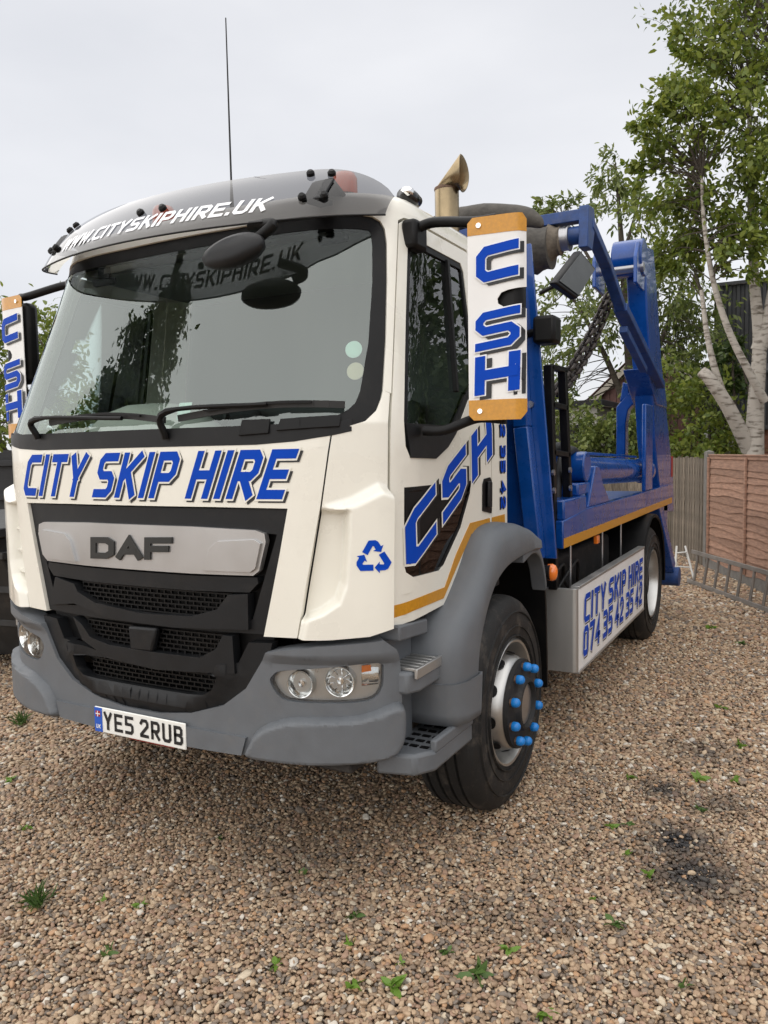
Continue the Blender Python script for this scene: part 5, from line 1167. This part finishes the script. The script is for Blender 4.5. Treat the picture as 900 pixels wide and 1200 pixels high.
# tall tree standing in front of the lorry, mirrored in the windscreen
sq, zq = CAB.trace(175, 410); pq = CAB.P(sq, zq); nq = CAB.N(sq, zq); dq = (pq-Vector(CP)).normalized(); rq = dq-2*dq.dot(nq)*nq
cq = pq+rq*10.5; b0 = Vector((cq.x, cq.y, 0))
tree('front_tree', 'tall tree in front of the lorry mirrored in its windscreen', 'tree', b0, [([b0, Vector((cq.x+.1, cq.y, cq.z*.5)), cq, cq+Vector((0, .1, 1.2))], .2, .04)], [(cq, (.9, .9, 1.2), 70), (cq-Vector((0, 0, 1.6)), (1.3, 1.3, .9), 80), (cq+Vector((.1, 0, 1.3)), (.5, .5, .5), 20)], 'leaf_dark', 'bark_brown', .17, .5, .3, 61, None, .012, 55)
# tall hedge trees along the right boundary beyond the frame (mirrored in the door glass)
for k, (x, y) in enumerate(((4.6, 8.2), (6.0, 11.5), (4.9, 14.2))):
    b0 = Vector((x, y, 0)); c = Vector((x, y, 2.6))
    tree('boundary_tree', ['tall dark tree nearest the last post of the pink fence', 'tall dark tree between two other boundary trees', 'tall dark tree furthest along the boundary near the shed'][k], 'tree', b0, [([b0, Vector((x, y, 1.3)), Vector((x, y, 4))], .16, .04)], [(c, (1.5, 1.5, 2.0), 110), (c+Vector((0, 0, 2)), (1.0, 1.0, 1.2), 30)], 'leaf_dark', 'bark_brown', .17, .5, .3, 40+k, 'trees along the right boundary', .012, 55)

# ================================================================ fences
FA = Vector((1.21, 9.62, 0)); FB = Vector((2.069, 7.657, 0)); FD = (FB-FA).normalized(); FN = Vector((-FD.y, FD.x, 0))
if FN.x > 0: FN = -FN     # towards the yard
rzf = math.atan2(FD.y, FD.x)
HF = 1.60
WP = 2.72
def waney(origin, label, seed, first):
    r = random.Random(seed); P = empty('panel_fence', origin, rzf); tag(P, label, 'fence', 'pink panel fence sections')
    # local: x along fence, y across (yard side is +/-), z up
    sd_ = 1 if (Matrix.Rotation(rzf, 3, 'Z') @ Vector((0, 1, 0))).dot(FN) > 0 else -1
    box('gravel_board', (.02, -.02, -.03), (WP-.02, .02, .15), 'concrete', P, .006)
    nb = 15; z0 = .16; pit = (HF-.06-z0)/nb
    xs = [.03, 1.42, WP-.03]
    for bay in range(2):
        for k in range(nb):
            a, b = xs[bay], xs[bay+1]; n = 9; lo = []; hi = []
            wv = r.uniform(.004, .022); ph = r.uniform(0, 6); f = r.uniform(2, 5)
            tilt = r.uniform(-.006, .006)
            for i in range(n):
                x = a+(b-a)*i/(n-1); lo.append((x, z0+k*pit-.03+wv*math.sin(f*x+ph)+.3*wv*math.sin(9*x+ph*2)+tilt*i/n)); hi.append((x, z0+(k+1)*pit+.012))
            mb = MB(); vs = []
            for (x, z), (x2, z2) in zip(lo, hi): vs += [(x, sd_*.026, z), (x, sd_*.012, z), (x2, -sd_*.004, z2), (x2, sd_*.006, z2)]
            mb.add(vs, [(4*i+j, 4*i+(j+1) % 4, 4*i+4+(j+1) % 4, 4*i+4+j) for i in range(n-1) for j in range(4)]+[(0, 1, 2, 3), tuple(range(4*n-4, 4*n))])
            mb.build('slat', 'fence_pink', P, 0, 30)
    for x in xs: box('batten', (x-.022, sd_*.024, .13), (x+.022, sd_*.052, HF-.03), 'fence_pink', P, .004)
    box('top_rail', (0, -.022, HF-.055), (WP, .03*sd_+.024, HF-.012), 'fence_pink', P, .004)
    box('cap_rail', (0, -.034, HF-.012), (WP, .055, HF+.01), 'fence_pink', P, .004)
labs = ['weathered pink brown overlap fence panel beside the grey concrete post', 'pink brown overlap fence panel further along the gravel yard', 'pink brown overlap fence panel at the near end of yard boundary']
for k in range(3): waney(FA+FD*(.06+k*(WP+.12)), labs[k], 50+k, k == 0)
for k in range(4):
    p = FA+FD*(k*(WP+.12)); o = empty('fence_post', p, rzf); tag(o, ['grey post between the old board fence and pink panel', 'grey concrete post at the foot end of the ladder fence panel', 'grey concrete post between the second and third pink panels', 'grey concrete end post of the pink fence'][k], 'post', 'posts of the pink fence')
    MB().box((-.055, -.055, -.05), (.055, .055, HF+.04)).build('shaft', 'concrete', o, .008); MB().add([(-.055, -.055, HF+.04), (.055, -.055, HF+.04), (.055, .055, HF+.04), (-.055, .055, HF+.04), (0, 0, HF+.07)], [(0, 1, 4), (1, 2, 4), (2, 3, 4), (3, 0, 4)]).build('post_cap', 'concrete', o)
# old grey board fence
def boards(name, label, a, b, h, m_, wdt=.13, seed=1, rail_side=1):
    a, b = Vector(a), Vector(b); d = (b-a); L = d.length; d.normalize(); rz_ = math.atan2(d.y, d.x); r = random.Random(seed); F = empty(name, a, rz_); tag(F, label, 'fence')
    mes = []
    for k in range(4):
        mb = MB(); mb.prism([(0, 0, -.03), (wdt*1.08, .004, -.03), (wdt*1.08, .014, -.03), (0, .022, -.03)], (0, 0, h+.03+r.uniform(-.03, .02))); mes.append(mb.mesh(m_, 30))
    for k in range(int(L/wdt)):
        o = bpy.data.objects.new('board', mes[k % 4]); link(o, F); o.location = (k*wdt, r.uniform(-.004, .004), r.uniform(-.02, .02)); o.rotation_euler = (0, r.uniform(-.006, .006), 0)
    for z in (.3, h*.62, h-.2): box('rail', (0, -.05, z), (L, -.004, z+.08), m_, F, .004)
boards('board_fence', 'old weathered grey vertical board fence behind the lorry tail', FA-FD*.08, FA-FD*2.6, HF-.04, 'fence_grey', .125, 3)
ce_ = FA-FD*2.65
boards('board_fence', 'grey brown board fence crossing behind the lorry deck', ce_, ce_+Vector((-9, 1.6, 0)), HF-.05, 'fence_grey', .14, 4)
boards('dark_fence', 'dark painted timber fence behind the left mirror guard', (-10.5, 3.8, 0), (-4.2, 6.6, 0), 1.82, 'dark_wood', .15, 6)
# ladder on its side leaning on the fence
ld = empty('ladder'); tag(ld, 'old aluminium ladder lying on its side against the pink fence', 'ladder')
g0, g1 = on(808, 681, 'z', .03), on(905, 717, 'z', .03)
du = (g1-g0).normalized()
t0 = on(815, 652, 'z', .36); 
upv = Vector((0, 0, .37))+FN*-.05
a0, a1 = g0, g0+du*2.6; b0_, b1_ = a0+upv, a1+upv
MB().beam(a0-du*.05, a1, .03, .05, up=upv).build('stile', 'ladder_alu', ld, .005); MB().beam(b0_-du*.05, b1_, .03, .05, up=upv).build('stile', 'ladder_alu', ld, .005)
for k in range(9):
    p = a0+du*(.12+k*.27); tube('rung', [p, p+upv], .017, 'ladder_alu', ld, 10)
# little white folding step frame
tf = empty('folding_frame'); tag(tf, 'small white metal folding step frame standing behind the stabiliser foot', 'step frame')
q0 = on(816, 684, 'z', 0); y_ = q0.y+.35
for a, b in (((803, 640), (815, 685)), ((793, 640), (790, 688))): tube('leg', [on(*a, 'y', y_), on(b[0], b[1], 'y', y_-.3)], .014, 'pipe', tf, 8)
for a, b in (((793, 648), (805, 647)), ((793, 664), (810, 665))): tube('crossbar', [on(*a, 'y', y_-.05), on(*b, 'y', y_-.12)], .010, 'pipe', tf, 8)

# ================================================================ buildings
def corrugated(mb, p, q, z0, z1, pitch=.16, dep=.04):
    p, q = Vector(p), Vector(q); d = (q-p); L = d.length; d.normalize(); nrm = Vector((d.y, -d.x, 0)); vs = []; k = int(L/pitch); fs = []
    prof = [(0, 0), (.35, 0), (.5, 1), (.85, 1)]
    pts = []
    for i in range(k):
        for a, b in prof: pts.append(p+d*((i+a)*pitch)+nrm*dep*b)
    for pt in pts: vs += [(pt.x, pt.y, z0), (pt.x, pt.y, z1)]
    return mb.add(vs, [(2*i, 2*i+2, 2*i+3, 2*i+1) for i in range(len(pts)-1)])
sy = 15.5
x0 = at(838, 420, sy).x; zt1 = at(850, 335, sy).z; zt2 = at(850, 440, sy-1.2).z
sd2 = empty('corrugated_shed', (x0, sy, 0)); tag(sd2, 'tall dark corrugated metal shed behind the pale trunked tree', 'building')
mb = MB(); corrugated(mb, (0, 0, 0), (7, 0, 0), 0, zt1); corrugated(mb, (0, 6, 0), (0, 0, 0), 0, zt1); mb.build('upper_wall', 'sheet_metal', sd2, 0, 20, False)
mb = MB(); corrugated(mb, (-.12, -1.2, 0), (7, -1.2, 0), 0, zt2, .13); corrugated(mb, (-.12, 0, 0), (-.12, -1.2, 0), 0, zt2, .13); mb.build('lower_wall', 'sheet_metal', sd2, 0, 20, False)
MB().prism([(-.1, -.1, zt1), (7, -.1, zt1), (7, 6, zt1+.9), (-.1, 6, zt1+.9)], (0, 0, .06)).build('roof', 'sheet_metal', sd2); MB().prism([(-.2, -1.3, zt2), (7, -1.3, zt2), (7, 0, zt2+.25), (-.2, 0, zt2+.25)], (0, 0, .05)).build('lean_to_roof', 'sheet_metal', sd2)
# brick lean-to with white pipe
by = 13.2; xa_ = at(829, 520, by).x; zb1 = at(850, 503, by).z
bl_ = empty('brick_outhouse', (xa_, by, 0)); tag(bl_, 'low brick outhouse with white door behind the pink fence', 'building')
MB().box((0, .03, 0), (3.2, 1.8, zb1-.03)).build('wall_core', 'brick_red', bl_)
bmx = MB(); bmx.box((0, 0, 0), (.215, .03, .065)); bme = bmx.mesh('brick_red', 30)
for r_ in range(int((zb1-.05-1.3)/.075)):
    for k in range(13):
        o = bpy.data.objects.new('brick', bme); link(o, bl_); o.location = (k*.225+(r_ % 2)*.11, -.004+.003*rng.random(), 1.3+r_*.075)
MB().box((-.1, -.12, zb1-.03), (3.3, 1.9, zb1+.04)).build('roof', 'sheet_metal', bl_, .01)
w0, w1 = at(846, 508, by-.06), at(871, 532, by-.06)
fr_ = MB().box((w0.x-xa_, -.05, w1.z-.6), (w1.x-xa_, -.01, w0.z)).build('door', 'render_white', bl_, .005)
pp = empty('drain_pipe', (0, 0, 0)); tag(pp, 'white plastic pipe bending over the outhouse roof edge', 'pipe')
tube('pipe_run', bez([at(827, 545, by-.45), at(828, 520, by-.45), at(830, 508, by-.45), at(838, 501, by-.45), at(850, 499.5, by-.45), at(873, 499.5, by-.45)], 6), .062, 'pipe', pp, 14)
tube('pipe_collar', [at(845, 500, by-.45), at(849, 500, by-.45)], .07, 'pipe', pp, 14)
# brown gabled house
hy = 19.; A_, B2, C2 = at(712, 483, hy), at(762, 430, hy), at(812, 483, hy)
hs_ = empty('brown_house', (B2.x, hy, 0)); tag(hs_, 'brown clad gable end of a house beyond the trees', 'building')
wz = A_.z; hw = B2.x-A_.x; hw2 = hw*2.2; rz0 = B2.z+.5
mb = MB(); pit = .17; k = int(2*hw2/pit)
for i in range(k):
    x = -hw2+i*pit; zt = rz0-abs(x+pit/2)*(rz0-wz+.6)/hw2*1.0
    MB().box((x+.008, 0, wz-.7), (x+pit-.008, .03, zt)).build('cladding_board', 'roof_brown', hs_)
MB().box((-hw2, .032, 0), (hw2, 4, wz-.5)).build('wall', 'brick_red', hs_)
MB().prism([(-hw2, .032, wz-.5), (hw2, .032, wz-.5), (0, .032, rz0-.04)], (0, 4, 0)).build('gable', 'roof_brown', hs_)
for sg in (1, -1): MB().beam((sg*(hw2+.25), -.12, wz-.75), (0, -.12, rz0+.06), .06, .18).build('barge_board', 'wood_trim', hs_)
for sg in (1, -1): MB().prism([(sg*(hw2+.3), -.15, wz-.7), (0, -.15, rz0+.12), (0, 4.2, rz0+.12), (sg*(hw2+.3), 4.2, wz-.7)], (0, 0, .08)).build('roof', 'roof_brown', hs_)
# white outbuilding
wy = 15.5; a_, b_2 = at(600, 480, wy), at(700, 476, wy)
wh = empty('white_outbuilding', (a_.x, wy, 0)); tag(wh, 'low white rendered outbuilding with flat roof behind the deck', 'building')
MB().box((0, 0, 0), (b_2.x-a_.x, 3, b_2.z)).build('wall', 'render_white', wh, .01); MB().box((-.15, -.15, b_2.z+.002), (b_2.x-a_.x+.15, 3.1, b_2.z+.14)).build('roof', 'sheet_metal', wh, .01)
c1_ = at(672, 498, wy-.02); MB().box((c1_.x-a_.x-.45, -.02, c1_.z-1.5), (c1_.x-a_.x+.3, .0, c1_.z+.0)).build('door', 'dark_wood', wh, .004)
# ================================================================ dark skip at the left
sk_ = empty('empty_skip', (-3.75, 2.7, 0), R(8)); tag(sk_, 'dark empty skip with ribbed sides standing behind the left headlight', 'skip')
sec = [(-1.0, .12), (1.0, .12), (1.55, 1.15), (-1.55, 1.15)]
MB().prism([(.0+.8, y, z) for y, z in sec], (-1.6, 0, 0)).build('skip_body', 'skip_dark', sk_, .02)
for z in (.40, .70, .98):
    hw_ = 1.0+.55*(z-.12)/1.03; MB().box((-.83, -hw_-.03, z), (.83, hw_+.03, z+.06)).build('rib', 'skip_dark', sk_, .008)
MB().box((-.86, -1.6, 1.15), (.86, 1.6, 1.22)).build('rim', 'skip_dark', sk_, .01)
for y in (-.6, .6): MB().box((-.7, y-.08, -.01), (.7, y+.08, .12)).build('skid', 'skip_dark', sk_)
# ================================================================ weeds
def weed(u, v, r_, n_, m_, seed, label, grass=False):
    r = np.random.RandomState(seed); p = on(u, v, 'z', 0); P = []; D = []; L = []; o = bpy.data.objects.new('grass_tuft' if grass else 'weed', None); o.location = p; link(o)
    tag(o, label, 'grass' if grass else 'weed', None if grass else 'weeds in the gravel')
    for k in range(n_):
        a = r.uniform(0, 6.28); el = r.uniform(.15, .8) if not grass else r.uniform(.5, 1.4)
        lo = bpy.data.objects.new('leaf' if not grass else 'blade', None)
        D.append((math.cos(a)*math.cos(el), math.sin(a)*math.cos(el), math.sin(el))); P.append((r.normal(0, r_*.12), r.normal(0, r_*.12), .004)); L.append(r_*r.uniform(.6, 1.2))
    P, D, L = np.array(P), np.array(D), np.array(L); P[:, 2] += 0
    for k in range(n_) if not grass else range(0):
        me = leaf_mesh(P[k:k+1], D[k:k+1], L[k:k+1], L[k:k+1]*.5, m_, seed+k, .35); link(bpy.data.objects.new('leaf', me), o)
    if grass: link(bpy.data.objects.new('blades', leaf_mesh(P, D, L, L*.06, m_, seed, .3)), o)
WL = [(558, 1145, .075, 11), (458, 1158, .06, 10), (412, 1108, .04, 6), (128, 1118, .05, 9), (165, 1063, .045, 7), (118, 1057, .03, 5), (353, 1025, .035, 6), (325, 1133, .04, 6), (415, 1158, .05, 9), (525, 1118, .04, 7), (598, 1115, .045, 9), (468, 1130, .03, 6), (415, 1075, .045, 8), (695, 1055, .03, 6), (760, 1028, .04, 7), (735, 968, .04, 7), (737, 912, .05, 8), (818, 915, .06, 9), (820, 950, .05, 8), (715, 970, .04, 6), (733, 1003, .04, 7), (720, 1085, .05, 8), (862, 917, .05, 7), (868, 875, .06, 8), (803, 1158, .035, 6), (12, 915, .05, 9), (30, 972, .04, 7), (255, 985, .035, 6), (845, 830, .06, 8), (835, 737, .08, 10), (870, 755, .08, 9), (640, 1190, .05, 8)]
WLAB = {0: 'largest bright green rosette weed in the gravel', 1: 'broad bright weed rosette next to the largest rosette', 3: 'bright weed in front of the grass tuft', 4: 'weed between the grass tuft and number plate', 9: 'small weed close behind the largest rosette', 14: 'weed at the edge of the dark oil stain', 15: 'weed between the front tyre and the dark oil stain', 17: 'large flat weed between the oil stain and the ladder', 25: 'weed in front of the left bumper corner', 29: 'broad weed in front of the ladder foot end', 30: 'broad weed in front of the ladder rungs'}
for k, (u, v, r_, n_) in enumerate(WL): weed(u, v, r_*.85, n_, 'leaf_weed' if k % 3 else 'leaf_grass', 100+k, WLAB.get(k, ('small pale green leafy weed growing through the gravel' if k % 3 else 'small dark green leafy weed growing through the gravel')))
weed(44, 1064, .085, 70, 'leaf_grass', 300, 'small tuft of grass growing in the gravel', True)
weed(25, 850, .09, 60, 'leaf_grass', 301, 'grass tuft in gravel below the left bumper corner', True)
